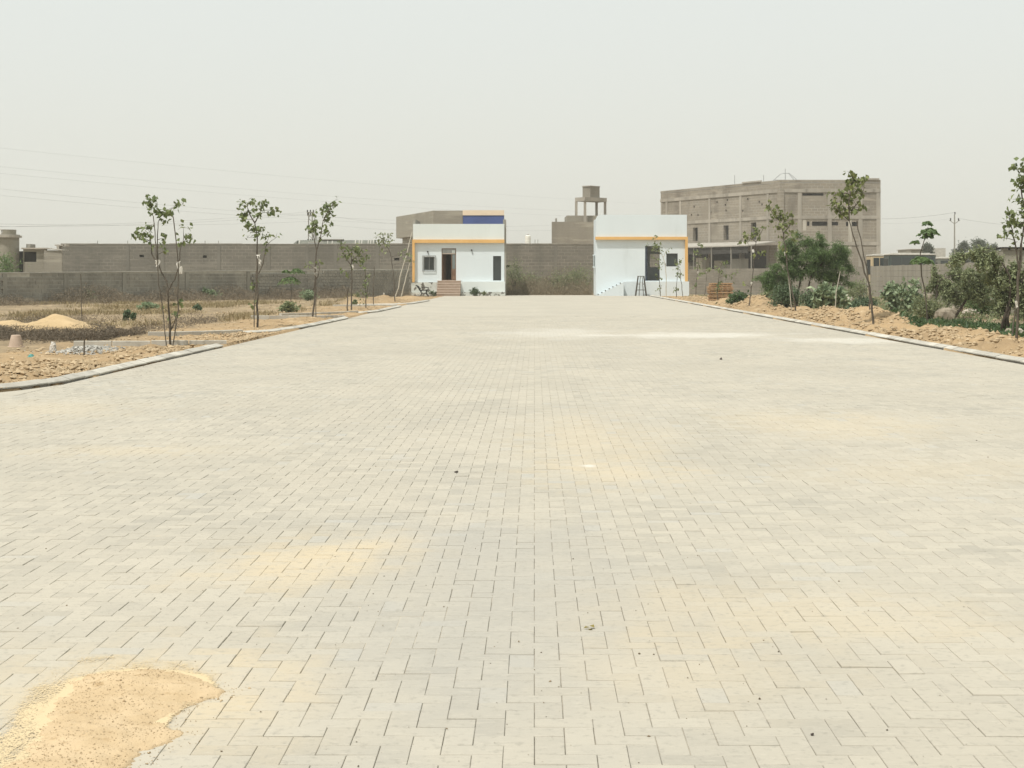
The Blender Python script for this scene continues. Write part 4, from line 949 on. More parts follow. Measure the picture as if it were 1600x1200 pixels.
def stem_pts(pts, z, rng, dj=.06, base_z=None):
    out = []; off = 0.0
    for k, (px, py) in enumerate(pts):
        zz = z+off; q = P(px, py, zz); out.append(q); off += rng.normal(0, dj)
    if base_z is not None: out[0][2] = base_z
    # add a slight wobble between the given points
    res = [out[0]]
    for a, c in zip(out, out[1:]):
        L = np.linalg.norm(c-a)
        for t in (1/3, 2/3): res.append(a+(c-a)*t+rng.normal(0, .012*L+.002, 3))
        res.append(c)
    return res
def sapling(label, z, stems, clusters, leaf=.11, m=None, seed=0, r0=.022, ties=(), group='young trees planted along the kerbs', bark=None, width=.7, name='young_tree', droop=.7, cat='tree'):
    rng = np.random.default_rng(seed+100)
    b0 = P(*stems[0][0], z); gz = float(gh(b0[0], z)); root = empty(name, (b0[0], z, gz), label, cat, group)
    allp = []; tr = MB(); tw = MB()
    for k, s in enumerate(stems):
        pts = stem_pts(s, z, rng, base_z=gz-.06 if k == 0 else None)
        tr.tube(pts, r0*(1 if k == 0 else .62), r0*(.38 if k == 0 else .25), 6); allp += pts
    tr.build('trunk', bark or m_bark, root)
    A = np.array(allp); Cs, Ax = [], []
    for (px, py, rx, ry, cnt) in clusters:
        c = P(px, py, z); s = z/F; c[1] += rng.normal(0, rx*s*.5)
        d = np.linalg.norm(A-c, axis=1)+np.where(A[:, 2] > c[2]+.02, .3, 0); a = A[np.argmin(d)]
        mid = (a+c)/2+np.array((0, 0, .06*np.linalg.norm(c-a))); tw.tube([a, mid, c], r0*.26, r0*.12, 5)
        # twigs with leaves hanging from them
        nt = max(3, cnt//4)
        for t in range(nt):
            v = rng.normal(0, 1, 3); v /= np.linalg.norm(v); v[2] = v[2]*.8+.15
            e = c+v*np.array((rx*s, rx*s, ry*s))*rng.uniform(.8, 1.9); tw.tube([c, (c+e)/2+np.array((0, 0, .02)), e], r0*.12, r0*.07, 4)
            for q in range(max(1, round(cnt/nt))):
                f = rng.uniform(.25, 1.08); pt = c+(e-c)*f+rng.normal(0, leaf*.4, 3); Cs.append(pt)
                Ax.append(v*.5+rng.normal(0, .55, 3)+np.array((0, 0, -droop)))
    tag(tw.build('branches', bark or m_bark, root), kind='stuff')
    V, Fc, tn = leaves(np.array(Cs), np.array(Ax), leaf, rng, width)
    o3 = np.array(root.location); tag(link('crown', np_mesh('crown', V-o3, Fc, tn), m or M_PEEP, root), kind='stuff')
    for k, (px, py) in enumerate(ties):
        q = P(px, py, z-.03); t = MB()
        for j in range(3): t.add([q+np.array((rng.normal(0, .02)+dx, rng.normal(0, .015), dz)) for dx, dz in ((-.025, .03), (.02, .045), (.03, 0), (.022, -.06-.03*j), (-.005, -.09-.02*j), (-.02, -.03))], [(0, 1, 2, 3, 4, 5)])
        t.build('tie', m_cloth, root)
    return root
def stake(label, z, pts, r=.017, m=None, seed=0, ground=True, group='support stakes', name='support_stake'):
    rng = np.random.default_rng(seed+500); pp = stem_pts(pts, z, rng, .02); gz = float(gh(pp[0][0], pp[0][1]))
    if ground: pp[0][2] = gz-.08
    root = MB().tube(pp, r, r*.8, 6)
    return tag(root.build(name, m or m_stake), label, 'stake', group)
def bush(label, px, py, wpx, hpx, cnt, leaf, m, seed=0, width=.5, stems=7, z=None, name='shrub', clumps=14, depth=1.0, bark=None, flatten=.55, open_=.26, lift=0.0, group=None, cat='shrub', droop=0.0, lean=0.0):
    rng = np.random.default_rng(seed+900)
    if z is None: z = CH*F/(py-HY)
    s = z/F; gx_ = (px-CX)*s; gz = float(gh(gx_, z)); root = empty(name, (gx_, z, gz), label, cat, group)
    w, h = wpx*s/2, hpx*s
    Cl = []
    while len(Cl) < clumps:
        v = rng.uniform(-1, 1, 3)
        if v[0]**2+v[1]**2+v[2]**2 < 1: Cl.append((v[0]*w*.85+lean*w*(v[2]+1)*.5, v[1]*w*.85*depth, h*(lift+(1-lift)*(.5+v[2]*.44))))
    Cl = np.array(Cl); tr = MB()
    for k in range(min(stems, clumps)):
        e = Cl[k]; a = np.array((rng.normal(0, .05*w), rng.normal(0, .05*w), -.06)); mid = a*.4+e*.5+np.array((-.12*e[0], 0, .12*h)); tr.tube([a, mid, e], .02*min(1.5, h)+.006, .005, 5)
    for v in tr.v: pass
    o = np.array((gx_, z, gz)); tr.v = [tuple(np.array(v)+o) for v in tr.v]; tag(tr.build('stems', bark or m_barkd, root), kind='stuff')
    per = max(1, cnt//clumps); rs = rng.uniform(.6, 1.25, clumps)
    C = np.concatenate([Cl[k]+rng.normal(0, 1, (per, 3))*np.array((w*open_, w*open_*depth, h*open_*flatten))*rs[k] for k in range(clumps)])
    C[:, 2] = np.abs(C[:, 2])*1.0+.01
    ax = rng.normal(0, 1, C.shape)+np.array((0, 0, .25-droop)); ax += (C-np.array((0, 0, h*.4)))/max(w, h)*.6
    V, Fc, tn = leaves(C, ax, leaf, rng, width)
    tag(link('crown', np_mesh('crown', V, Fc, tn), m, root), kind='stuff')
    return root

# ---- young trees, left side (near to far)
sapling('tall thin young tree in the left foreground tied with white rags to two stakes', G(265, 542)[1],
  [[(266.5, 543), (264, 488), (262.5, 454), (260.5, 437)], [(262.5, 454), (273, 437), (279, 417), (281, 395), (287, 372)], [(261, 440), (252, 425), (247, 410), (246, 375), (247, 348), (251, 338)], [(247, 412), (237, 396), (236, 367)], [(265, 520), (272, 505), (276, 492)]],
  [(238, 322, 6, 12, 34), (241, 312, 4, 4, 10), (250, 333, 8, 5, 24), (263, 331, 8, 5, 26), (274, 322, 6, 3, 8), (285, 319, 7, 3, 7), (231, 357, 8, 8, 16), (234, 370, 5, 6, 9), (207, 368, 6, 3, 5), (218, 371, 5, 4, 9), (226, 376, 4, 4, 5), (255, 345, 5, 5, 9), (287, 356, 8, 6, 10), (288, 375, 9, 8, 12), (299, 371, 5, 3, 5), (258, 373, 7, 6, 7), (249, 386, 5, 6, 6), (262, 392, 7, 5, 7), (282, 383, 4, 4, 5), (253, 480, 4, 8, 4), (280, 475, 5, 6, 5), (270, 492, 6, 4, 5)],
  .12, seed=1, r0=.027, ties=((246, 409), (279, 411), (281, 419)), width=.72)
stake('dark stake right of the nearest left young tree', G(265, 542)[1]-.12, [(269, 541), (279, 483), (279, 420), (275, 375), (270.5, 338)], .014, seed=1)
stake('dark stake left of the nearest left young tree', G(265, 542)[1]-.1, [(261, 541), (254, 481), (248, 446), (246, 408), (242.5, 375), (239.5, 337)], .012, seed=2)
sapling('second young tree from the left, forked leafy top against the sky', G(402, 513)[1],
  [[(402, 513.5), (403, 460), (402, 410), (402, 372), (398, 348)], [(398, 348), (404, 338), (409, 325)], [(398, 348), (391, 336), (386, 322)], [(404, 428), (411, 412), (414, 396), (416, 384)]],
  [(378, 321, 6, 4, 10), (389, 318, 6, 5, 16), (375, 336, 9, 3, 14), (387, 330, 7, 6, 16), (408, 322, 8, 5, 20), (419, 318, 6, 4, 12), (405, 334, 7, 6, 16), (422, 332, 8, 4, 14), (431, 330, 4, 3, 7), (381, 343, 6, 4, 9), (387, 352, 6, 4, 9), (396, 362, 8, 6, 22), (412, 362, 8, 6, 18), (420, 370, 5, 5, 8), (404, 368, 7, 4, 10), (386, 371, 3, 3, 4), (431, 372, 3, 6, 4), (414, 391, 6, 8, 8), (397, 446, 3, 4, 5), (394, 478, 4, 5, 5)],
  .14, seed=2, r0=.034, ties=((404, 400), (406, 408)), width=.75)
stake('thin stake beside the second left young tree', G(402, 513)[1]-.12, [(397, 513), (398, 470), (400, 430), (404, 400)], .016, seed=3)
sapling('third young tree from the left, leaning top beside the lattice pole', G(488, 499)[1],
  [[(488, 499), (492, 460), (492, 420), (495, 390), (500, 372), (505, 345)], [(495, 392), (490, 370), (492, 340)], [(505, 345), (513, 330), (521, 316)], [(493, 440), (498, 428), (499, 416)]],
  [(491, 335, 3, 5, 7), (493, 346, 3, 5, 8), (488, 354, 5, 6, 16), (494, 360, 5, 6, 14), (484, 362, 4, 4, 6), (505, 329, 5, 6, 14), (512, 333, 7, 8, 30), (510, 345, 6, 7, 22), (514, 322, 4, 4, 8), (521, 319, 4, 3, 7), (525, 313, 3, 3, 4), (527, 321, 3, 3, 4), (508, 360, 6, 5, 14), (512, 366, 4, 4, 6), (501, 373, 5, 3, 6), (483, 415, 7, 5, 8), (497, 412, 5, 5, 5)],
  .15, seed=3, r0=.036, ties=((492, 419), (494, 427)), width=.72)
stake('thin stake beside the third left young tree', G(488, 499)[1]-.12, [(494, 498.5), (494, 460), (493, 420)], .018, seed=4)
sapling('fourth young tree from the left, dense low crown before the far wall', G(549, 487.5)[1],
  [[(549, 487.5), (549.5, 450), (549, 415), (549, 398)], [(549, 415), (541, 405), (533, 388)], [(549, 408), (560, 398), (566, 388)]],
  [(549, 390, 12, 9, 60), (541, 400, 9, 7, 30), (559, 398, 9, 8, 34), (532, 381, 4, 5, 9), (552, 409, 9, 6, 20), (566, 408, 8, 6, 16), (539, 424, 6, 4, 9), (543, 430, 3, 5, 5), (571, 400, 5, 4, 8), (568, 418, 5, 4, 6)],
  .15, seed=4, r0=.036, ties=((551, 415),), width=.65)
stake('short stake left of the fourth young tree', G(543, 487)[1], [(543, 487), (543, 462), (544, 448)], .03, seed=5)
sapling('skinny leafy young tree right of the fourth one', G(572, 483)[1],
  [[(572, 483), (571, 455), (571, 425), (572, 412)], [(572, 465), (575, 445), (575, 430)]],
  [(573, 446, 3, 9, 22), (568, 461, 3, 7, 10), (574, 432, 4, 5, 8), (569, 476, 5, 5, 10), (575, 460, 3, 6, 6)],
  .15, seed=5, r0=.026, width=.55)
stake('straight thin stake standing alone left of the leaning poles', G(583.5, 478)[1], [(583.5, 478), (583.7, 450), (584.5, 416)], .024, seed=6)
sapling('farthest left young tree with drooping top before the far wall', G(617, 473.5)[1],
  [[(617.5, 473.5), (616, 440), (613, 415), (610, 395), (602, 380)], [(602, 380), (598, 368), (602, 363)]],
  [(598, 373, 7, 6, 30), (605, 382, 8, 6, 30), (592, 380, 6, 5, 20), (596, 366, 5, 3, 9), (606, 367, 5, 3, 8), (611, 373, 3, 4, 6), (600, 392, 10, 5, 18), (630, 396, 7, 5, 14), (638, 399, 5, 4, 10), (636, 405, 5, 4, 8), (645, 408, 4, 4, 7)],
  .17, m=M_OLIV, seed=6, r0=.034, width=.6)
stake('pale bamboo pole leaning right against the left gate house corner, taller of two', 100.0, [(616.5, 470), (630, 415), (644.5, 362)], .045, m_bamb, seed=7, group='leaning bamboo poles', name='bamboo_pole')
stake('pale bamboo pole leaning right near the left gate house, shorter of two', 100.5, [(626, 467), (633, 440), (640, 411)], .045, m_bamb, seed=8, group='leaning bamboo poles', name='bamboo_pole')
stake('thin rod standing in the sand heap at far left', G(129, 513)[1], [(129, 513), (127, 478), (126, 428)], .013, seed=9)
stake('rusty rod standing behind the near left kerb', G(131, 562)[1], [(131, 562), (131.5, 545), (132, 524)], .016, seed=10)
stake('short white post on the far left sand mound', G(600, 471)[1], [(600, 471), (600.2, 464), (600, 457.5)], .06, m_cap, seed=11, name='marker_post', group='marker posts')
def umbrella(label, z, trunk, whorls, leaf, seed, m=M_MESQ):
    rng = np.random.default_rng(seed); b0 = P(*trunk[0], z); gz = float(gh(b0[0], z)); root = empty('umbrella_sapling', (b0[0], z, gz), label, 'sapling')
    pts = stem_pts(trunk, z, rng, .03, gz-.05); MB().tube(pts, .022, .01, 6).build('trunk', m_bark, root)
    C, A = [], []; tw = MB()
    for (px, py, rx, nfr) in whorls:
        c = P(px, py, z); R = rx*z/F
        for k in range(nfr):
            a = 6.283*k/nfr+rng.normal(0, .2); d = np.array((math.cos(a), math.sin(a), 0)); L = R*rng.uniform(.7, 1.15)
            fp = [c+d*L*t+np.array((0, 0, .32*L*t-1.0*L*t*t*.75)) for t in np.linspace(0, 1, 6)]; tw.tube(fp, .008, .004, 4)
            for t in np.linspace(.2, 1.05, 12):
                q = c+d*L*t+np.array((0, 0, .32*L*t-.75*L*t*t))
                for s in (-1, 1):
                    side = np.array((-d[1], d[0], 0))*s; C.append(q+side*leaf*.4+rng.normal(0, .012, 3)); A.append(side+d*.4+np.array((0, 0, -.5)))
    tag(tw.build('branches', m_bark, root), kind='stuff')
    V, Fc, tn = leaves(np.array(C), np.array(A), leaf, rng, .4); tag(link('crown', np_mesh('crown', V-np.array(root.location), Fc, tn), m, root), kind='stuff')
umbrella('umbrella-shaped sapling with two drooping whorls before the left block wall', G(455, 484)[1], [(455, 484), (455, 460), (454, 437), (462, 424)], [(454, 435, 17, 10), (463, 422, 11, 8), (446, 424, 6, 4)], .16, 71)
umbrella('umbrella-shaped sapling with two drooping whorls before the panelled wall', G(1449, 513)[1], [(1449, 513), (1447, 470), (1439, 412), (1438, 395), (1445, 372), (1450, 355)], [(1439, 404, 17, 11), (1452, 360, 15, 9), (1450, 368, 7, 7), (1430, 378, 6, 3), (1449, 349, 6, 4)], .15, 72)

# ---- young trees, right side
sapling('tall young tree with two crossing stems before the big grey building', G(1365, 514)[1],
  [[(1365, 514), (1362, 470), (1357, 440), (1342, 395), (1333, 368), (1327, 345)], [(1327, 345), (1326, 320), (1330, 295), (1332, 278)], [(1327, 345), (1315, 335), (1308, 325)], [(1330, 330), (1342, 315), (1350, 295)]],
  [(1330, 272, 6, 6, 14), (1322, 284, 7, 5, 14), (1338, 284, 8, 6, 22), (1350, 282, 5, 5, 10), (1326, 297, 10, 7, 30), (1341, 298, 9, 7, 28), (1312, 303, 7, 6, 16), (1302, 304, 6, 4, 8), (1320, 312, 9, 7, 26), (1336, 313, 10, 7, 28), (1306, 318, 6, 7, 16), (1325, 327, 10, 6, 24), (1312, 331, 8, 6, 20), (1338, 329, 7, 6, 16), (1322, 340, 9, 5, 18), (1345, 325, 4, 5, 7), (1300, 326, 4, 4, 6)],
  .15, m=M_PEEP2, seed=11, r0=.034, ties=((1357, 440),), width=.75)
stake('dark leaning stake crossing the tall right young tree', G(1361, 510)[1]-.1, [(1360, 511), (1358.5, 460), (1356, 430), (1347, 385), (1339, 345)], .02, seed=12)
sapling('young tree with broad top before the big building, above the feathery tree', G(1244, 494)[1],
  [[(1244, 494), (1241, 470), (1232, 430), (1228, 395), (1224, 365), (1218, 345)], [(1224, 365), (1234, 352), (1240, 338)], [(1218, 345), (1208, 336), (1203, 325)]],
  [(1203, 324, 6, 6, 16), (1212, 330, 8, 7, 24), (1222, 338, 9, 7, 28), (1210, 342, 7, 6, 16), (1236, 338, 6, 7, 14), (1240, 350, 6, 5, 10), (1226, 352, 9, 6, 22), (1214, 356, 7, 5, 14), (1232, 366, 8, 6, 16), (1221, 372, 7, 6, 12), (1237, 378, 7, 6, 10), (1226, 388, 6, 5, 8)],
  .16, m=M_PEEP2, seed=12, r0=.034, ties=((1226, 395),), width=.75)
stake('pale thin stake before the feathery tree', G(1238, 493)[1]-.1, [(1238, 493), (1235, 465), (1232, 432)], .017, m_bamb, seed=13)
stake('pale stick leaning right over the pale-leaved shrub', 52.0, [(1305, 462), (1309, 445), (1313, 424)], .016, m_bamb, seed=14)
sapling('slim young tree right of the timber stack with rag tied on it', G(1170, 485.5)[1],
  [[(1170, 485.5), (1173, 460), (1176, 430), (1179, 400), (1181, 378)], [(1181, 378), (1172, 372), (1163, 370)], [(1181, 380), (1188, 366), (1192, 358)]],
  [(1162, 371, 6, 6, 18), (1171, 374, 6, 5, 14), (1184, 362, 7, 6, 18), (1193, 356, 5, 4, 8), (1177, 366, 6, 4, 10), (1158, 378, 5, 5, 10), (1188, 372, 5, 5, 7), (1190, 395, 7, 6, 8), (1178, 404, 6, 6, 8), (1161, 443, 3, 3, 4)],
  .17, m=M_PEEP2, seed=13, r0=.03, ties=((1176, 391), (1174, 442)), width=.7)
sapling('thin young tree growing before the timber stack', G(1121, 475.5)[1],
  [[(1121, 475.5), (1121, 450), (1124, 425), (1128, 410)]],
  [(1124, 424, 6, 6, 16), (1130, 413, 6, 6, 14), (1122, 440, 5, 7, 14), (1120, 457, 4, 7, 12), (1150, 428, 7, 5, 10), (1146, 435, 5, 4, 7), (1133, 430, 6, 5, 8)],
  .17, seed=14, r0=.026, width=.6)
sapling('thin young tree with pale sparse leaves just right of the right gate house', G(1088, 467.5)[1],
  [[(1087, 467.5), (1088, 440), (1091, 410), (1090, 388)]],
  [(1091, 384, 7, 5, 12), (1088, 394, 6, 6, 14), (1084, 402, 5, 6, 10), (1096, 400, 6, 6, 10), (1090, 412, 6, 7, 14), (1092, 430, 4, 6, 8), (1087, 448, 3, 5, 8)],
  .19, seed=15, r0=.028, ties=((1090, 413), (1090, 425)), width=.6)
sapling('small low young tree between the gate house and timber stack', G(1102, 466.5)[1],
  [[(1101, 466.5), (1103, 445), (1104, 428)]],
  [(1104, 427, 8, 5, 14), (1108, 421, 4, 4, 6), (1099, 424, 4, 4, 6)],
  .19, seed=16, r0=.024, ties=((1104, 425),), width=.6)
sapling('tallest of the young trees standing before the right gate house door', G(1042, 464.8)[1],
  [[(1041, 464.8), (1041, 440), (1040, 415), (1036, 402), (1032, 395)], [(1036, 402), (1040, 394), (1041, 390)]],
  [(1026, 373, 4, 4, 8), (1024, 382, 6, 5, 18), (1030, 388, 7, 6, 24), (1021, 392, 6, 5, 16), (1033, 397, 5, 5, 10), (1041, 392, 4, 4, 7), (1011, 383, 4, 3, 3), (1034, 413, 4, 6, 8)],
  .19, seed=17, r0=.036, width=.6, bark=m_bamb)
sapling('slender young tree close by the right edge of the gate house door', G(1032, 463)[1],
  [[(1032, 463), (1031, 445), (1030, 425), (1028, 408)]],
  [(1029, 420, 4, 6, 14), (1030, 436, 3, 5, 8), (1031, 455, 3, 5, 14), (1025, 404, 6, 5, 14), (1033, 447, 3, 3, 4)],
  .19, seed=18, r0=.026, width=.6)
sapling('young tree under the square window of the right gate house', G(1057, 465)[1],
  [[(1057, 465), (1057, 445), (1059, 428), (1061, 415)]],
  [(1062, 410, 6, 5, 18), (1056, 413, 5, 5, 12), (1056, 430, 4, 5, 14), (1058, 422, 3, 4, 8), (1057, 453, 3, 6, 14), (1063, 430, 3, 3, 5)],
  .19, seed=19, r0=.026, width=.6)
stake('thin stake before the right corner of the right gate house', G(1067.5, 465.2)[1], [(1067.5, 465.2), (1065.5, 445), (1062, 420)], .026, seed=15)
sapling('leafy young tree cut by the right edge of the picture', G(1588, 543)[1],
  [[(1588, 543), (1590, 500), (1590, 450), (1594, 400), (1600, 350), (1607, 300)], [(1592, 420), (1587, 385), (1582, 360), (1577, 342)], [(1602, 330), (1596, 300), (1592, 270)]],
  [(1586, 262, 4, 4, 8), (1595, 268, 7, 7, 24), (1605, 262, 7, 8, 24), (1592, 283, 6, 6, 18), (1602, 285, 6, 6, 16), (1596, 300, 4, 5, 10), (1592, 314, 5, 5, 12), (1602, 316, 6, 6, 16), (1596, 332, 5, 6, 12), (1604, 345, 6, 8, 16), (1578, 333, 5, 4, 9), (1585, 338, 5, 5, 10), (1571, 346, 4, 4, 6), (1580, 352, 6, 5, 12), (1590, 350, 5, 5, 10), (1575, 362, 5, 4, 7), (1584, 366, 5, 5, 10), (1568, 372, 4, 3, 6), (1595, 366, 5, 6, 10), (1586, 380, 4, 4, 6)],
  .13, seed=20, r0=.032, width=.75, ties=((1587, 473),))
rr_ = P(1560, 328, G(1588, 543)[1])
stake('dark stake left of the young tree at the right edge', G(1581, 537)[1], [(1581, 537), (1586, 490), (1591, 440), (1596, 380)], .02, seed=16)

# ---- feathery tree and shrubs, right side
def feathery(label, base, z, trunks, lobes, leaf, m, seed, name='thorn_tree', bark=None, r0=.05, per=1.0, width=.35):
    rng = np.random.default_rng(seed); b0 = P(*base, z); gz = float(gh(b0[0], z)); root = empty(name, (b0[0], z, gz), label, 'tree')
    tr = MB(); ends = []
    for t in trunks:
        pts = stem_pts(t, z, rng, .12, gz-.08); tr.tube(pts, r0, r0*.35, 7); ends += pts[len(pts)//2:]
    tr.build('trunk', bark or m_barkd, root); E = np.array(ends); br = MB(); C, A = [], []
    for (px, py, rx, ry, cnt) in lobes:
        rx *= 1.2; ry *= 1.25; s = z/F; c = P(px, py, z); c[1] += rng.normal(0, rx*s*.6); a = E[np.argmin(np.linalg.norm(E-c, axis=1))]
        br.tube([a, (a+c)/2+np.array((0, 0, .08)), c], r0*.3, r0*.1, 5); nt = max(3, int(cnt/28))
        for k in range(nt):
            v = rng.normal(0, 1, 3); v /= np.linalg.norm(v); e = c+v*np.array((rx*s, rx*s*1.1, ry*s))*rng.uniform(.6, 1.2); e[2] -= .12*abs(rng.normal())
            br.tube([c, (c+e)/2+np.array((0, 0, .05)), e], r0*.1, r0*.05, 4)
            q = int(75*per); f = rng.uniform(.1, 1.1, q)[:, None]; pt = c+(e-c)*f+rng.normal(0, leaf*.75, (q, 3)); C.append(pt); A.append(rng.normal(0, 1, (q, 3))+v*.6+np.array((0, 0, -.3)))
    tag(br.build('branches', bark or m_barkd, root), kind='stuff')
    V, Fc, tn = leaves(np.concatenate(C), np.concatenate(A), leaf, rng, width); tag(link('crown', np_mesh('crown', V-np.array(root.location), Fc, tn), m, root), kind='stuff')
    return root
feathery('broad feathery green thorn tree before the big grey building', (1246, 487), 64.0,
  [[(1244, 487), (1247, 455), (1254, 425), (1265, 400)], [(1259, 487), (1262, 460), (1267, 432), (1290, 405)], [(1247, 455), (1232, 440), (1212, 425)], [(1267, 438), (1295, 446), (1322, 445)]],
  [(1262, 378, 16, 9, 500), (1285, 382, 16, 10, 650), (1306, 390, 15, 10, 600), (1318, 404, 12, 10, 500), (1240, 392, 14, 10, 500), (1262, 400, 18, 11, 800), (1285, 405, 18, 11, 900), (1304, 415, 16, 11, 800), (1225, 405, 12, 8, 350), (1240, 415, 14, 9, 450), (1266, 420, 16, 9, 700), (1290, 428, 16, 8, 700), (1312, 432, 14, 7, 450), (1212, 418, 12, 8, 320), (1200, 428, 11, 8, 280), (1220, 430, 12, 8, 300), (1196, 440, 9, 7, 200), (1212, 445, 11, 7, 220), (1230, 440, 10, 7, 220), (1322, 443, 9, 4, 140), (1238, 375, 10, 6, 160), (1250, 366, 8, 5, 120), (1280, 368, 9, 4, 160), (1250, 408, 16, 10, 600), (1275, 392, 16, 10, 600), (1296, 400, 15, 10, 600), (1232, 424, 14, 9, 400), (1252, 428, 14, 8, 400), (1278, 415, 16, 9, 600), (1300, 436, 14, 6, 300), (1208, 436, 12, 8, 300), (1222, 392, 10, 7, 200), (1202, 448, 11, 8, 260), (1218, 455, 12, 8, 260), (1192, 434, 9, 7, 200), (1236, 452, 12, 8, 260), (1328, 420, 9, 8, 260), (1232, 384, 12, 8, 300), (1320, 392, 10, 8, 260)],
  .085, M_MESQ, 81)
feathery('olive thorn bush leaning right before the panelled wall', (1466, 500), G(1466, 502)[1],
  [[(1466, 502), (1474, 488), (1486, 470), (1500, 455)], [(1455, 498), (1462, 470), (1466, 440), (1460, 420)], [(1486, 470), (1510, 468), (1535, 465)]],
  [(1462, 422, 8, 7, 130), (1470, 437, 10, 8, 200), (1455, 448, 9, 8, 160), (1482, 445, 11, 9, 260), (1492, 430, 10, 8, 220), (1505, 440, 12, 9, 300), (1500, 418, 10, 8, 200), (1518, 425, 11, 8, 240), (1525, 445, 12, 9, 280), (1540, 440, 10, 8, 200), (1512, 458, 12, 7, 240), (1535, 460, 12, 7, 220), (1475, 460, 10, 7, 160), (1495, 466, 10, 6, 160), (1550, 455, 9, 8, 160), (1548, 425, 9, 8, 130), (1488, 455, 11, 8, 260), (1515, 450, 12, 8, 280), (1530, 432, 11, 8, 240), (1468, 450, 10, 8, 200), (1505, 428, 11, 8, 220), (1545, 470, 11, 7, 200)],
  .085, M_OLIV, 82, 'thorn_bush', width=.5)
feathery('dark leaning tree with bent trunk at the right edge', (1564, 527), G(1564, 527)[1],
  [[(1563, 527), (1569, 498), (1578, 470), (1578, 432), (1565, 410)], [(1570, 524), (1574, 495), (1582, 465), (1598, 440)], [(1578, 440), (1555, 415), (1530, 398)]],
  [(1505, 400, 9, 6, 110), (1520, 396, 10, 6, 130), (1535, 392, 10, 6, 130), (1548, 400, 9, 7, 130), (1560, 408, 8, 8, 130), (1540, 410, 9, 7, 130), (1572, 425, 9, 9, 180), (1585, 418, 9, 9, 180), (1598, 430, 10, 10, 220), (1563, 440, 9, 9, 180), (1580, 448, 10, 9, 220), (1598, 455, 10, 9, 220), (1560, 460, 9, 8, 160), (1590, 470, 9, 8, 140), (1492, 404, 7, 5, 80), (1610, 445, 10, 12, 240), (1550, 432, 10, 8, 200), (1590, 440, 11, 9, 260), (1575, 462, 11, 8, 240), (1602, 478, 11, 9, 240), (1530, 412, 10, 7, 160), (1560, 478, 10, 7, 180)],
  .085, M_OLIV, 83, 'leaning_tree', r0=.05, width=.5)
bush('dark leafy shrub under the left of the feathery thorn tree', 1228, 487.5, 52, 36, 2600, .10, M_DARK, 1, z=63.0, clumps=20)
bush('pale thick-leaved shrub right of the feathery thorn tree, the largest one', 1300, 497, 66, 46, 1100, .22, M_CALO, 2, .62, clumps=22, open_=.2)
bush('dark shrub behind the tall crossing-stem young tree', 1268, 484, 36, 30, 1200, .11, M_DARK, 3, clumps=12, z=62)
bush('low dark green bush by the pale stones before the panelled wall', 1352, 482, 46, 18, 1600, .10, M_DARK, 4, clumps=12)
bush('grey-green thick-leaved shrub tall and upright before the panelled wall', 1425, 491, 36, 52, 800, .21, M_CALO, 5, .6, clumps=18, open_=.2)
bush('grey-green thick-leaved shrub left of the tall upright one', 1393, 488, 38, 46, 750, .21, M_CALO, 6, .6, clumps=16, open_=.2)
bush('thin dry brush clump left of the umbrella sapling on the right', 1453, 503, 46, 34, 1500, .16, M_OLIV, 7, .12, clumps=14, open_=.3)
bush('heap of cut green leaves beside the timber stack', 1156, 482, 42, 12, 900, .17, M_GREEN, 8, .6, clumps=14, flatten=1.4, cat='leaf heap', name='leaf_heap')
bush('olive shrub low behind the wall end near the timber stack', 1205, 475, 34, 20, 700, .14, M_OLIV, 9, clumps=10)
bush('olive shrub between the low dark bush and panelled wall', 1345, 470, 50, 30, 1600, .13, M_OLIV, 61, .4, clumps=14, open_=.28)
bush('grey green shrub behind the brown boulder', 1500, 487, 56, 34, 1800, .11, M_OLIV, 62, .45, clumps=16, open_=.28)
bush('leafy green shrub at the foot of the leaning tree', 1538, 498, 52, 46, 1900, .10, M_MESQ, 63, .45, clumps=16, open_=.28)
bush('dense olive shrub at the right edge behind the stake', 1600, 505, 50, 60, 2200, .10, M_OLIV, 64, .5, clumps=18, open_=.26)
bush('low green shrub left of the tall crossing-stem young tree', 1335, 492, 36, 20, 900, .13, M_DARK, 65, .5, clumps=12)
# gap between the gate houses
for k, (px, py, w, h, c_, lf_, m_, lab) in enumerate(((803, 457, 36, 50, 1300, .16, M_OLIV, 'green shrub beside the left gate house in the gateway gap'),
     (828, 457, 44, 34, 1500, .16, M_OLIV, 'second shrub from the left in the gateway gap'), (856, 457, 40, 26, 1200, .17, M_DRY, 'dry shrub in the middle of the gateway gap'),
     (882, 457, 44, 36, 1600, .16, M_OLIV, 'olive shrub right of centre in the gateway gap'), (910, 457, 44, 44, 1900, .16, M_OLIV, 'tall olive shrub beside the right gate house in the gateway gap'),
     (876, 456, 60, 44, 700, .2, M_DRY, 'taller green shrub rising behind the gateway shrubs'))):
    bush(lab, px, py, w, h, c_, lf_, m_, 20+k, .3 if m_ is not M_DRY else .14, z=124.0+(k*1.7 % 5)+(6 if k == 5 else 0), clumps=16, depth=.6, open_=.3)
bush('small green plant on the plinth ledge right of the brown steps', 741, 457, 13, 13, 350, .16, M_DARK, 30, z=113.6, clumps=8, depth=.5)
bush('smaller tuft on the plinth ledge far right of the steps', 756, 457, 9, 8, 160, .13, M_OLIV, 31, z=113.6, clumps=6, depth=.5)
bush('dark tuft beside the left of the brown steps', 677, 458, 11, 9, 200, .14, M_DARK, 32, z=113.4, clumps=6, depth=.5)
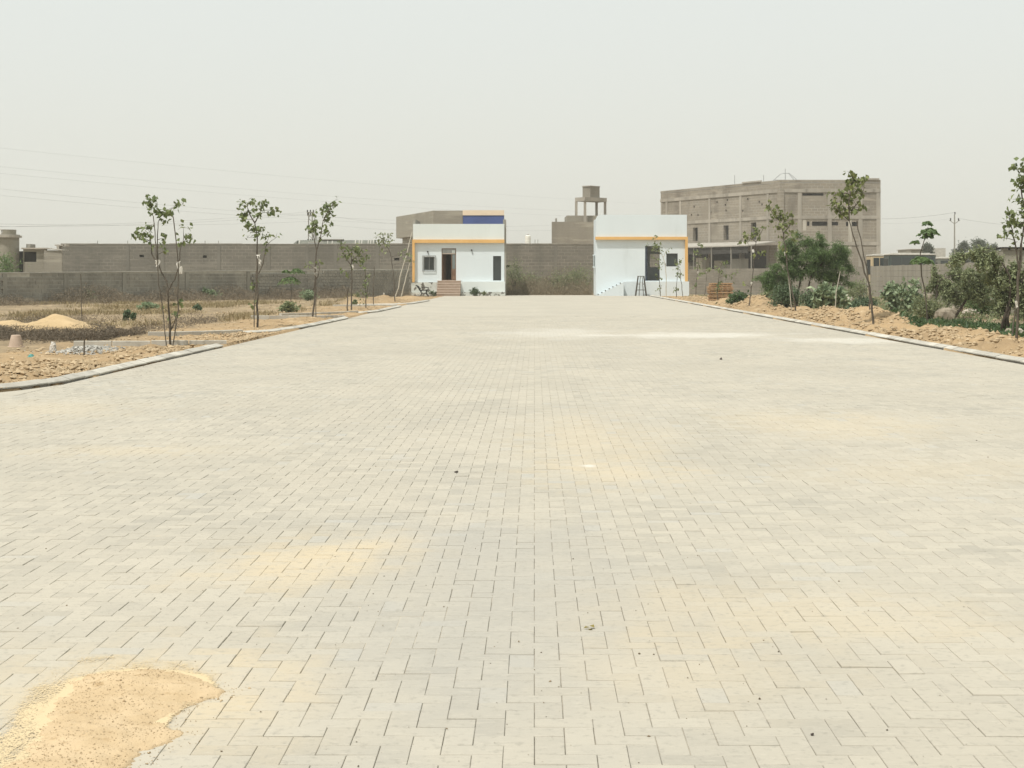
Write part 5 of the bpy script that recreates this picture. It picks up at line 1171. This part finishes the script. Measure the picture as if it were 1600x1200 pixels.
# left field
bush('grey-green thorn tree top behind the left end of the block wall', 8, 440, 44, 64, 2600, .16, M_MESQ, 33, .4, z=100.0, clumps=18, cat='tree', name='thorn_tree')
for k, (px, py, w, h, lab) in enumerate(((140, 474, 24, 20, 'pale leafy weed before the block wall above the sand heap'), (232, 487, 30, 12, 'low broad-leaved weed left of the nearest young tree'), (198, 502, 12, 16, 'small upright green plant right of the sand heap'), (208, 503, 7, 11, 'tiny upright green plant beside the other'),
    (308, 486, 16, 8, 'low dark weed right of the nearest young tree'), (452, 488, 30, 14, 'grey weed by the third kerb'), (328, 470, 24, 18, 'grey bush at the block wall foot left of second tree'), (480, 471, 26, 16, 'grey bush at the block wall foot near the third tree'), (555, 470, 14, 12, 'dark bush at the block wall foot behind the fourth tree'),
    (16, 517, 8, 8, 'small dark weed at the left of the sand heap'), (555, 479, 10, 8, 'yellow green weed behind the fourth young tree'))):
    bush(lab, px, py, w, h, 260 if w < 20 else 500, .13 if w < 20 else .16, M_CALO if k in (0, 1, 6, 7) else M_DARK if k in (2, 3, 4, 9) else M_OLIV, 40+k, .55, clumps=8, stems=5)

# ---- uncountable dry grass and scrub
def scatter(name, N, xr, yr, fn, size, m, seed, width, up=.8, thick=.3, kind='stuff', label=None, cat=None):
    rng = np.random.default_rng(seed); x = rng.uniform(*xr, N*4); y = rng.uniform(*yr, N*4)
    keep = rng.uniform(size=N*4) < fn(x, y); x, y = x[keep][:N], y[keep][:N]; z = gh(x, y); s = size*rng.uniform(.5, 1.3, len(x))
    ax = np.stack([rng.normal(0, thick, len(x)), rng.normal(0, thick, len(x)), np.full(len(x), up)], 1)
    C = np.stack([x, y, z], 1)+ax/np.linalg.norm(ax, axis=1, keepdims=True)*s[:, None]*.42
    V, Fc, tn = leaves(C, ax, 1.0, rng, width); V = V.reshape(-1, 4, 3); V = C[:, None]+(V-C[:, None])*s[:, None, None]
    return tag(link(name, np_mesh(name, V.reshape(-1, 3), Fc, tn), m), label, cat, kind=kind)
def brush(name, N, xr, yr, fn, hmax, size, m, seed, width, label):
    rng = np.random.default_rng(seed); x = rng.uniform(*xr, N*4); y = rng.uniform(*yr, N*4)
    keep = rng.uniform(size=N*4) < fn(x, y); x, y = x[keep][:N], y[keep][:N]
    z = gh(x, y)+hmax*np.clip(1.9*fbm(x*1.1, y*.8, seed+90, 3)-.35, .15, 1.2)*rng.uniform(0, 1, len(x))**1.6
    ax = rng.normal(0, 1, (len(x), 3))*np.array((.8, .8, .7))+np.array((0, 0, .35)); V, Fc, tn = leaves(np.stack([x, y, z], 1), ax, size*1.5, rng, width, .02)
    return tag(link(name, np_mesh(name, V, Fc, tn), m), label, 'scrub', kind='stuff')
def lef(x, y): return x < left_edge(y)-3.0
def wall_front(x, y): t = ((x-W0[0])*wn_[0]+(y-W0[1])*wn_[1]); return t
scatter('dry_grass', 27000, (-30, -8), (44, 84), lambda x, y: np.where(lef(x, y) & (wall_front(x, y) > .6), np.clip(fbm(x*.35, y*.2, 60, 4)*4.4-2.2, 0, .6), 0), .21, M_STRAW, 1, .03, label='dry straw-coloured grass in the left field', cat='grass')
brush('dry_scrub', 90000, (-16, -8.6), (33.5, 52), lambda x, y: np.where((x < -9.3+.0*y) & ((np.abs(x+800/F*y*.75) < 9)), np.clip(fbm(x*.35, y*.25, 61, 3)*3.6-1.3, 0, .9)*np.where((y < 39.6) & (y > 34.5), 1, .12), 0), .3, .075, M_BROWND, 2, .10, 'dark brown dry scrub behind the near left plot')
rng = np.random.default_rng(3); s_ = rng.uniform(-3, LW-.5, 60000); of = rng.exponential(.9, 60000)+.12; hh_ = 1.25*np.clip(2.2*fbm(s_*.45, s_*0+2, 65, 3)-.55, .12, 1)*np.exp(-of/2.2)
k = rng.uniform(size=60000) < np.clip(2.6*fbm(s_*.45, s_*0+2, 65, 3)-.7, .1, 1); s_, of, hh_ = s_[k], of[k], hh_[k]; q = W0[None]+wu[None]*s_[:, None]+wn_[None]*of[:, None]
C = np.stack([q[:, 0], q[:, 1], gh(q[:, 0], q[:, 1])+hh_*rng.uniform(0, 1, len(s_))**1.4], 1); V, Fc, tn = leaves(C, rng.normal(0, 1, C.shape)+np.array((0, 0, .4)), .2, rng, .08, .02)
tag(link('wall_scrub', np_mesh('wall_scrub', V, Fc, tn), M_BROWN), 'grey brown dry scrub along the foot of the block wall', 'scrub', kind='stuff')
scatter('green_weeds', 9000, (10.5, 16), (34, 50), lambda x, y: np.where(x > right_edge(y)+2.2, np.clip(1.6-np.hypot((x-12.9)/1.7, (y-40)/6.0), 0, .95), 0), .2, M_GREEN, 4, .3, up=.5, thick=.7, label='patch of green weeds behind the right soil bank', cat='weeds')
scatter('mixed_weeds', 11000, (10.5, 26), (34, 112), lambda x, y: np.where((x > right_edge(y)+2.6) & (x < 12.0+.118*y), np.clip(fbm(x*.5, y*.25, 63, 3)*3-1.2, 0, .7), 0), .22, M_OLIV, 5, .12, up=.6, thick=.6, label='mixed olive weeds before the panelled wall', cat='weeds')
brush('gateway_scrub', 42000, (-2, 7), (119, 135), lambda x, y: np.where((x > -.6) & (x < 6.3), .3+.7*fbm(x*.8, y*.3, 64, 3), 0), 1.5, .18, M_DRY, 6, .08, 'dry brown brush filling the gateway gap')

# ---- far trees
for k, (px, w, top, base, z, lab) in enumerate(((1450, 28, 377, 404, 260, 'pointed far tree behind the coaches'), (1503, 32, 374, 402, 265, 'round far tree right of the utility pole'), (1531, 46, 371, 402, 260, 'widest far tree on the right skyline'), (1550, 26, 379, 402, 262, 'smaller far tree at the right end of the skyline trees'))):
    rng = np.random.default_rng(300+k); x = (px-800)/F*z; s = z/F; h = CH+(430-top)*s; w2 = w*s/2; root = empty('far_tree', (x, z, 0), lab, 'tree', 'trees on the far right skyline')
    MB().tube([(x, z, -.1), (x+.1, z, h*.5), (x, z, h*.85)], .28, .08, 8).build('trunk', m_barkd, root)
    nb = 26; th = rng.uniform(0, 6.283, nb); ph = rng.uniform(-.5, 1, nb); rd = np.sqrt(1-np.minimum(ph**2, 1))*rng.uniform(.3, 1.0, nb)
    bc = np.stack([np.cos(th)*rd*w2*.85, np.sin(th)*rd*w2*.85, h*(.58+.36*ph*rng.uniform(.75, 1.05, nb))], 1)
    C = np.concatenate([q+rng.normal(0, 1, (260, 3))*w2*.17*rng.uniform(.7, 1.3) for q in bc])
    V, Fc, tn = leaves(C, rng.normal(0, 1, C.shape), .3, rng, .5); tag(link('crown', np_mesh('crown', V, Fc, tn), M_FAR, root), kind='stuff')

# ================================================================== SMALL THINGS
# sand heap in the field: two peaks
m_sand = mat('yellow_sand', (.50, .375, .215), (.44, .325, .18), 1.5, (.37, .265, .145), 5, rough=1, bs=.5, bd=.015, bscale=18)
def heap(name, label, x0, x1, y0, y1, step, fn, m, cat='sand heap', tone=False):
    xs, ys = np.arange(x0, x1, step), np.arange(y0, y1, step); X, Y = np.meshgrid(xs, ys); H = fn(X, Y); b_ = gh(X, Y) if name != 'sand_spill' else np.zeros_like(X)
    ok_ = H > 0; id_ = np.arange(X.size).reshape(X.shape); Q = np.stack([id_[:-1, :-1], id_[:-1, 1:], id_[1:, 1:], id_[1:, :-1]], -1).reshape(-1, 4)
    kf = (ok_[:-1, :-1] | ok_[:-1, 1:] | ok_[1:, 1:] | ok_[1:, :-1]).ravel(); Q = Q[kf]; u_, inv = np.unique(Q, return_inverse=True)
    V = np.stack([X.ravel(), Y.ravel(), (b_+np.where(ok_, H, -.02)).ravel()], 1)[u_]
    o = link(name, np_mesh(name, V, inv.reshape(-1, 4), smooth=True), m); return tag(o, label, cat)
g = G(75, 521)
def two(X, Y):
    e = lambda cx, rx, h: h*1.12*np.maximum(0, 1-np.sqrt(((X-cx)/rx)**2+((Y-g[1]-.4)/1.6)**2+.012))
    return np.maximum(e(P(100, 0, g[1]+1)[0], 1.4, .48), e(P(30, 0, g[1]+1)[0], 1.15, .35))+.16*(fbm(X*1.5, Y*1.5, 70)-.5)+.05*(fbm(X*7, Y*7, 71)-.5)-.015
heap('sand_heap', 'yellow two-peaked sand heap in the dry field at far left', -14.6, -10.2, 38.5, 44.0, .06, two, m_sand)
# spilt sand on the paving, bottom left corner
POLY = np.array([G(*q)[:2] for q in ((-40, 1260), (-20, 1215), (25, 1192), (62, 1150), (70, 1118), (98, 1085), (112, 1064), (165, 1051), (225, 1046), (282, 1051), (322, 1060), (340, 1071), (350, 1079), (342, 1088), (300, 1104), (266, 1120), (262, 1136), (278, 1150), (264, 1164), (222, 1176), (195, 1200), (150, 1260))])
def sdist(X, Y):
    ins = np.zeros(X.shape, bool); d = np.full(X.shape, 9.0); n_ = len(POLY)
    for i in range(n_):
        a, c = POLY[i], POLY[(i+1) % n_]; e = c-a; t = np.clip(((X-a[0])*e[0]+(Y-a[1])*e[1])/(e@e), 0, 1); d = np.minimum(d, np.hypot(X-a[0]-t*e[0], Y-a[1]-t*e[1]))
        cr = ((a[1] > Y) != (c[1] > Y)) & (X < (c[0]-a[0])*(Y-a[1])/(c[1]-a[1]+1e-12)+a[0]); ins ^= cr
    return np.where(ins, d, -d)
def spill(X, Y):
    d = sdist(X, Y)+.09*(fbm(X*8, Y*8, 73)-.5)+.05*(fbm(X*30, Y*30, 76, 3)-.5); return .042*(1-np.exp(-np.maximum(d, 0)/.22))*(.45+1.1*fbm(X*5, Y*4, 74))+.012*(fbm(X*28, Y*28, 75, 4)-.5)*(d > .012)+np.where(d > 0, .0015, -.02)
m_spill = mat('orange_sand', (.57, .44, .275), (.51, .385, .23), 5, (.42, .30, .165), 18, rough=1, bs=.7, bd=.01, bscale=120, t3=(.58, .74))
heap('sand_spill', 'patch of orange sand spilt on the paving at the bottom left', -2.2, -.85, 4.15, 6.1, .0125, spill, m_spill, 'sand')
# thin dusting that fades out round the spilt sand
xs, ys = np.arange(-2.6, -.5, .02), np.arange(4.1, 6.9, .02); X, Y = np.meshgrid(xs, ys); dd = sdist(X, Y); shift = sdist(X+.12, Y-.2)
cov = np.clip(np.exp(np.minimum(dd, 0)/.006)*.35+.70*np.exp(np.minimum(shift, 0)/.09), 0, 1)*np.clip(.25+1.3*fbm(X*4, Y*3, 77, 4), 0, 1)
m_film, n, l, b = new_mat('sand_dusting'); p = pos(n)
l.new(mixc(n, l, noise(n, l, p, 20, 4), (.575, .465, .29), (.54, .44, .28)), b.inputs['Base Color']); b.inputs['Roughness'].default_value = 1; b.inputs['Specular IOR Level'].default_value = .1
al = ramp(n, l, mathn(n, l, 'ADD', attr(n, 'cover'), mathn(n, l, 'MULTIPLY', mathn(n, l, 'SUBTRACT', noise(n, l, p, 140, 6, .8), .5), 1.9)), .50, .60); l.new(al, b.inputs['Alpha'])
keep = cov > .05; id_ = np.arange(X.size).reshape(X.shape); Q = np.stack([id_[:-1, :-1], id_[:-1, 1:], id_[1:, 1:], id_[1:, :-1]], -1).reshape(-1, 4); Q = Q[(keep[:-1, :-1] & keep[1:, 1:]).ravel()]; u_, inv = np.unique(Q, return_inverse=True)
fm = np_mesh('dusting', np.stack([X.ravel(), Y.ravel(), np.full(X.size, .0042)], 1)[u_], inv.reshape(-1, 4)); at_ = fm.attributes.new('cover', 'FLOAT', 'POINT'); at_.data.foreach_set('value', cov.ravel()[u_].astype(np.float32))
tag(link('dusting', fm, m_film, bpy.data.objects['sand_spill']), kind='stuff')
# crumbs and grit
def stones_obj(name, C, S, m, seed, label=None, cat=None, squash=.65):
    V, Fc, tn = lumps(C, S, np.random.default_rng(seed), squash); return tag(link(name, np_mesh(name, V, Fc, tn), m), label, cat, kind='stuff')
m_clod = mat_leaf('soil_clod', (.31, .23, .135), (.46, .36, .23), 0, 1.0)
m_grit = mat_leaf('dark_grit', (.06, .045, .03), (.26, .2, .13), 0, 1.0)
rng = np.random.default_rng(5)
x, y = rng.uniform(-2.1, -.9, 9000), rng.uniform(4.4, 6.0, 9000); d = sdist(x, y); k = (d > -.10) & (rng.uniform(size=9000) < np.where(d > .01, .95*np.clip(2.6*fbm(x*6, y*5, 91, 3)-.6, .3, 1), np.clip(.6+d*6, .1, 1))); x, y, d = x[k], y[k], d[k]
stones_obj('sand_crumbs', np.stack([x, y, np.maximum(spill(x, y), 0)+.001], 1), rng.uniform(.0010, .0034, len(x))*np.where(rng.uniform(size=len(x)) < .06, 2.2, 1), m_clod, 6, 'crumbs of soil on the spilt sand', 'crumbs')
x, y = [], []
yy = 1/rng.uniform(1/26, 1/4.3, 1500); xx = rng.uniform(-.36, .36, 1500)*yy; k = (xx > left_edge(yy)) & (xx < right_edge(yy)); xx, yy = xx[k], yy[k]
stones_obj('grit', np.stack([xx, yy, np.full(len(xx), .002)], 1), rng.exponential(.0009, len(xx)).clip(.0006, .004)*(1+yy/14), m_grit, 7, 'scattered dark grit on the paving', 'grit')
# clods on the dug verges
def clods(name, N, fx, yr, dens, smin, smax, seed, label):
    rng = np.random.default_rng(seed); y = rng.uniform(*yr, N*3); x = fx(rng, y); k = rng.uniform(size=len(x)) < dens(x, y); x, y = x[k][:N], y[k][:N]
    s = smin+(smax-smin)*rng.power(.35, len(x)); return stones_obj(name, np.stack([x, y, gh(x, y)+s*.25], 1), s, m_clod, seed, label, 'clods')
clods('near_clods', 5200, lambda r, y: left_edge(y)-.3-r.exponential(1.0, len(y)), (16, 32.2), lambda x, y: np.clip(fbm(x*.8, y*.6, 80, 3)*2.6-.7, .05, 1), .010, .07, 8, 'soil clods behind the near left kerb')
clods('lane_clods', 2600, lambda r, y: left_edge(y)-r.exponential(1.1, len(y)), (34, 40.5), lambda x, y: .25+.75*(fbm(x, y, 81, 3) > .5), .010, .055, 9, 'soil clods in the lane mouth at left')
clods('far_clods', 2600, lambda r, y: left_edge(y)-.35-r.exponential(1.6, len(y)), (41, 92), lambda x, y: .6+0*x, .015, .05, 10, 'soil clods on the far left plots')
clods('bank_clods', 9000, lambda r, y: right_edge(y)+.32+np.abs(r.normal(0, 1.5, len(y))), (24, 105), lambda x, y: np.clip(60/y-.25, .15, 1)*np.clip(fbm(x*.9, y*.5, 82, 3)*2.4-.6, .08, 1), .012, .085, 11, 'soil clods on the right soil bank')
clods('field_rubble', 2600, lambda r, y: left_edge(y)-2.6-r.uniform(0, 12, len(y)), (28, 75), lambda x, y: np.clip(fbm(x*.5, y*.4, 83, 3)*3-1.3, 0, 1), .015, .07, 12, 'rubble strewn over the left field')
clods('yard_rubble', 1500, lambda r, y: right_edge(y)+2.6+r.uniform(0, 7, len(y)), (32, 90), lambda x, y: np.clip(fbm(x*.5, y*.4, 84, 3)*3-1.2, 0, 1), .02, .10, 13, 'rubble among the shrubs at right')

# boulders
m_rock = mat('tan_rock', (.29, .25, .19), (.22, .19, .145), 3, (.165, .14, .105), 6, rough=.95, bs=.6, bd=.03, bscale=12)
m_rockp = mat('pale_rock', (.48, .43, .36), (.40, .355, .29), 3, (.33, .29, .24), 7, rough=.95, bs=.6, bd=.03, bscale=12)
def boulder(label, px, py, wpx, hpx, m, seed, z=None):
    rng = np.random.default_rng(seed+40); z = z or G(px, py)[1]; s = z/F; w, h = wpx*s/2*1.15, hpx*s*1.35; x = (px-800)*s; gz = float(gh(x, z))
    nu, nv = 14, 9; vv = []
    for j in range(nv):
        t = math.pi*j/(nv-1)
        for i in range(nu):
            a = 6.283*i/nu; d = np.array((math.sin(t)*math.cos(a), math.sin(t)*math.sin(a), math.cos(t)))
            k = 1+.55*(fbm(np.array(d[0]*1.6+seed), np.array(d[1]*1.6+d[2]*2.1), seed, 3)-.5)
            d2 = np.sign(d)*np.abs(d)**.75; vv.append((x+d2[0]*w*k, z+d2[1]*w*.8*k, gz+h*.38+d2[2]*h*.62*k))
    fs = [(j*nu+i, (j+1)*nu+i, (j+1)*nu+(i+1) % nu, j*nu+(i+1) % nu) for j in range(nv-1) for i in range(nu)]
    return tag(MB().add(vv, fs).build('boulder', m), label, 'rock', 'stones among the right shrubs')
for k, (px, py, w, h, m_, lab) in enumerate(((1489, 492, 25, 10, m_rock, 'tan layered boulder behind the right soil bank'), (1477, 504, 28, 15, m_rock, 'brown rounded boulder left of the green weeds'), (1516, 495, 22, 8, m_rockp, 'flat pinkish boulder at the top of the green weeds'),
    (1463, 486, 22, 8, m_rockp, 'pale flat stone by the umbrella sapling'), (1447, 478, 20, 12, m_rock, 'reddish stone heap behind the umbrella sapling'), (1324, 474, 14, 9, m_rockp, 'white stone right of the largest pale shrub'), (1338, 479, 12, 5, m_rockp, 'flat white stone before the low dark bush'),
    (1576, 531, 11, 8, m_rock, 'tan stone beside the leaning tree foot'), (1592, 533, 14, 9, m_rockp, 'pinkish stone at the right edge behind the stake'), (1490, 481, 18, 5, m_rockp, 'long pale stone under the olive thorn bush'), (1456, 492, 12, 10, m_rockp, 'greenish round stone left of the brown boulder'))):
    boulder(lab, px, py, w, h, m_, k)
# timber stack beside the right gate house
zt = 3672/(473.5-430); sx0, sx1 = (1109-800)/F*zt, (1146-800)/F*zt; gz = float(gh((sx0+sx1)/2, zt)); hh = (474-443.5)/F*zt/11
m_tim = mat('brown_timber', (.40, .26, .145), (.31, .19, .10), 2.5, (.47, .34, .21), 6, rough=.9, bs=.3, bd=.006, bscale=40)
ordn = ('bottom', 'second from the bottom', 'third from the bottom', 'fourth from the bottom', 'fifth from the bottom', 'middle', 'fifth from the top', 'fourth from the top', 'third from the top', 'second from the top', 'topmost')
rng = np.random.default_rng(77)
for k in range(11):
    a, c = sx0+rng.uniform(-.03, .12), sx1+rng.uniform(-.14, .05); zz = gz+k*hh; root = empty('shuttering_panel', ((a+c)/2, zt, zz), f'brown shuttering panel, {ordn[k]} of the timber stack', 'timber panel', 'stacked shuttering panels')
    y0_ = zt+rng.uniform(-.03, .03); MB().box(a, c, y0_, y0_+1.2, zz+hh*.30, zz+hh*.95).build('board', m_tim, root)
    for f in (.05, .25, .5, .72, .93): x = a+(c-a)*f; MB().box(x-.03, x+.03, y0_+.03+rng.uniform(0, .04), y0_+1.15, zz-.002, zz+hh*.30-.002).build('batten', m_tim, root)
# trestle before the right gate house
zt = 3672/(462.3-430); tr_ = empty('trestle', ((1001.5-800)/F*zt, zt, 0), 'tall grey wooden trestle stool before the right gate house', 'trestle')
xc = (1001.5-800)/F*zt; htop = (462.3-431.5)/F*zt; m_tr = mat('dark_weathered_wood', (.10, .09, .075), (.075, .068, .058), 4, rough=.9, bs=.2)
def tl(sx, sy, f): return np.array((xc+sx*(.40-.19*f), zt+sy*(.32-.12*f), htop*f))
for sx in (-1, 1):
    for sy in (-1, 1): MB().tube([tl(sx, sy, 0), tl(sx, sy, .98)], .034, n=4).build('leg', m_tr, tr_)
for f in (.30, .60):
    for sx in (-1, 1): MB().tube([tl(sx, -1, f), tl(sx, 1, f)], .025, n=4).build('rung', m_tr, tr_)
    if f < .5:
        for sy in (1,): MB().tube([tl(-1, sy, f), tl(1, sy, f)], .025, n=4).build('rung', m_tr, tr_)
for sx in (-1, 1):
    for f in (.30, .60): MB().tube([tl(sx, -1, f), tl(sx*.45, -1, f)], .025, n=4).build('rung', m_tr, tr_); 
    MB().tube([tl(sx*.42, -1, 0), tl(sx*.30, -1, .98)], .026, n=4).build('brace', m_tr, tr_)
MB().box(xc-.25, xc+.25, zt-.22, zt+.22, htop*.98, htop+.02).build('top', m_tr, tr_)
# broken iron bench before the left gate house
zb_ = 111.0; bxc = (662-800)/F*zb_; bn = empty('iron_bench', (bxc, zb_, 0), 'dark iron garden bench standing before the left gate house plinth', 'bench')
for k in range(2):
    y0_ = zb_-.55+1.1*k; mb = MB()
    mb.tube([(bxc-.55, y0_, .80), (bxc-.38, y0_, .70), (bxc-.25, y0_, .42)], .035, n=5)
    mb.tube([(bxc-.25, y0_, .42), (bxc+.28, y0_, .46)], .03, n=5); mb.tube([(bxc-.22, y0_, .42), (bxc-.12, y0_, .2), (bxc-.3, y0_, .0)], .03, n=5)
    mb.tube([(bxc+.22, y0_, .45), (bxc+.2, y0_, .2), (bxc+.36, y0_, .0)], .03, n=5); mb.tube([(bxc-.3, y0_, .56), (bxc+.05, y0_, .68), (bxc+.35, y0_, .62), (bxc+.3, y0_, .46)], .025, n=5)
    mb.tube([(bxc-.12, y0_, .2), (bxc+.2, y0_, .22)], .02, n=5); mb.build('end_frame', m_iron, bn)
for k in range(4): MB().box(bxc-.2+k*.12, bxc-.2+k*.12+.08, zb_-.6, zb_+.6, .465, .49).build('seat_slat', m_iron, bn)
for k in range(3): x = bxc-.33-k*.08; MB().box(x-.015, x+.015, zb_-.6, zb_+.6, .52+k*.1, .59+k*.1).build('back_slat', m_iron, bn)
MB().tube([(bxc-.75, zb_-.5, .05), (bxc-.3, zb_-.6, .03)], .03, n=5).build('loose_bar', m_iron, bn)
# clay pot, sacks, rag
g = G(25, 545.5); gz = float(gh(g[0], g[1])); s = g[1]/F
pot = empty('clay_pot', (g[0], g[1], gz), 'upturned beige clay pot in the left field', 'pot')
m_clay = mat('beige_clay', (.47, .37, .29), (.42, .325, .25), 4, (.36, .27, .2), 9, rough=.9, bs=.2, bd=.005)
MB().lathe((g[0], g[1], gz-.02), [(12.2*s, 0), (12.4*s, 1.2*s), (11.2*s, 1.8*s), (10.2*s, 7*s), (8.6*s, 14*s), (7.2*s, 19.5*s), (6.6*s, 20.2*s)], 26).build('body', m_clay, pot, smooth=False)
MB().lathe((g[0], g[1], gz-.02), [(12.4*s, 0), (13.2*s, .4*s), (13.2*s, 2.2*s), (11.4*s, 2.5*s)], 26).build('rim', m_clay, pot)
def rag(name, label, px, py, w, h, m, seed, cat):
    rng = np.random.default_rng(seed); g = G(px, py); s = g[1]/F; gz = float(gh(g[0], g[1])); nu, nv = 16, 9; vv = []
    for j in range(nv):
        t = j/(nv-1); pr = (1-.25*t)*(1 if t < .85 else .8)
        for i in range(nu):
            a = 6.283*i/nu; k = 1+.30*(vnoise(np.array(a*1.9+seed), np.array(t*3.0), seed)-.5)+.08*rng.normal()
            vv.append((g[0]+math.cos(a)*w*s/2*pr*k, g[1]+math.sin(a)*w*s*.4*pr*k, gz-.02+h*s*t*(1+.12*math.sin(a*2+seed))))
    fs = [(j*nu+i, j*nu+(i+1) % nu, (j+1)*nu+(i+1) % nu, (j+1)*nu+i) for j in range(nv-1) for i in range(nu)]+[tuple((nv-1)*nu+i for i in range(nu))]
    return tag(MB().add(vv, fs).build(name, m), label, cat)
m_sack = mat('white_sack', (.56, .53, .47), (.45, .42, .37), 5, rough=.9, bs=.3)
m_teal = mat('teal_plastic', (.12, .36, .33), (.10, .30, .28), 5, rough=.5, bs=.1)
m_blueb = mat('blue_plastic', (.06, .22, .33), (.05, .18, .28), 5, rough=.5, bs=.1)
rag('cement_sack', 'upright crumpled white sack in the left field', 83, 554, 12, 17, m_sack, 3, 'sack')
rag('plastic_bag', 'crumpled teal plastic bag behind the near left kerb', 49, 562, 12, 6, m_teal, 4, 'bag')
rag('plastic_bag', 'blue plastic bag among the right shrubs', 1552, 486, 10, 11, m_blueb, 5, 'bag')
g = G(136, 553); rng = np.random.default_rng(21); t = rng.normal(0, 1, (1500, 2)); xx, yy = g[0]+t[:, 0]*.26, g[1]+t[:, 1]*.5
m_grav = mat_leaf('grey_gravel', (.26, .25, .22), (.50, .485, .44), 0, 1.0)
stones_obj('gravel_heap', np.stack([xx, yy, gh(xx, yy)+.12*np.exp(-(t**2).sum(1)*.6)*rng.uniform(0, 1, 1500)+.01], 1), rng.uniform(.012, .04, 1500), m_grav, 22, 'low pale grey gravel heap behind the near left kerb', 'gravel heap')
# two scraps on the paving
g = G(921, 983); rng = np.random.default_rng(4); V, Fc, tn = leaves(np.array([(g[0]-.012, g[1], .006), (g[0]+.012, g[1]+.012, .008), (g[0]+.004, g[1]-.014, .005)]), np.array([(1, .2, .1), (-.6, 1, .05), (.8, -.5, .1)]), .03, rng, .55, .2)
tag(link('dry_leaf', np_mesh('dry_leaf', V, Fc, tn), mat_leaf('yellow_leaf', (.12, .10, .03), (.33, .27, .08), .2)), 'small curled yellow leaf on the paving', 'leaf')
for k, (px, py, s_, lab) in enumerate(((713.5, 738.5, .016, 'dark pebble lying alone mid paving'), (1127, 562, .035, 'small dark stone on the far right paving'), (1269, 1149, .008, 'tiny reddish pebble at the lower right'))):
    g = G(px, py); V, Fc, tn = lumps(np.array([(g[0], g[1], s_*.4)]), [s_], np.random.default_rng(60+k)); tag(link('pebble', np_mesh('pebble', V, Fc), mat('dark_pebble', (.06, .05, .045), (.09, .07, .06), 30, rough=.9, bs=0)), lab, 'pebble', 'pebbles on the paving')

# ================================================================== HAZE
m_haze = bpy.data.materials.new('dust_haze'); m_haze.use_nodes = True
n, l = m_haze.node_tree.nodes, m_haze.node_tree.links; n.clear()
ho = n.new('ShaderNodeOutputMaterial'); hv = n.new('ShaderNodeVolumePrincipled')
hv.inputs['Color'].default_value = (.93, .90, .82, 1); hv.inputs['Density'].default_value = HAZE; hv.inputs['Anisotropy'].default_value = .2
l.new(hv.outputs[0], ho.inputs['Volume'])
tag(MB().box(-1600, 1600, -400, 2500, -1.3, 19.0).build('haze', m_haze), 'even pale dust haze filling the air', 'haze', kind='stuff')
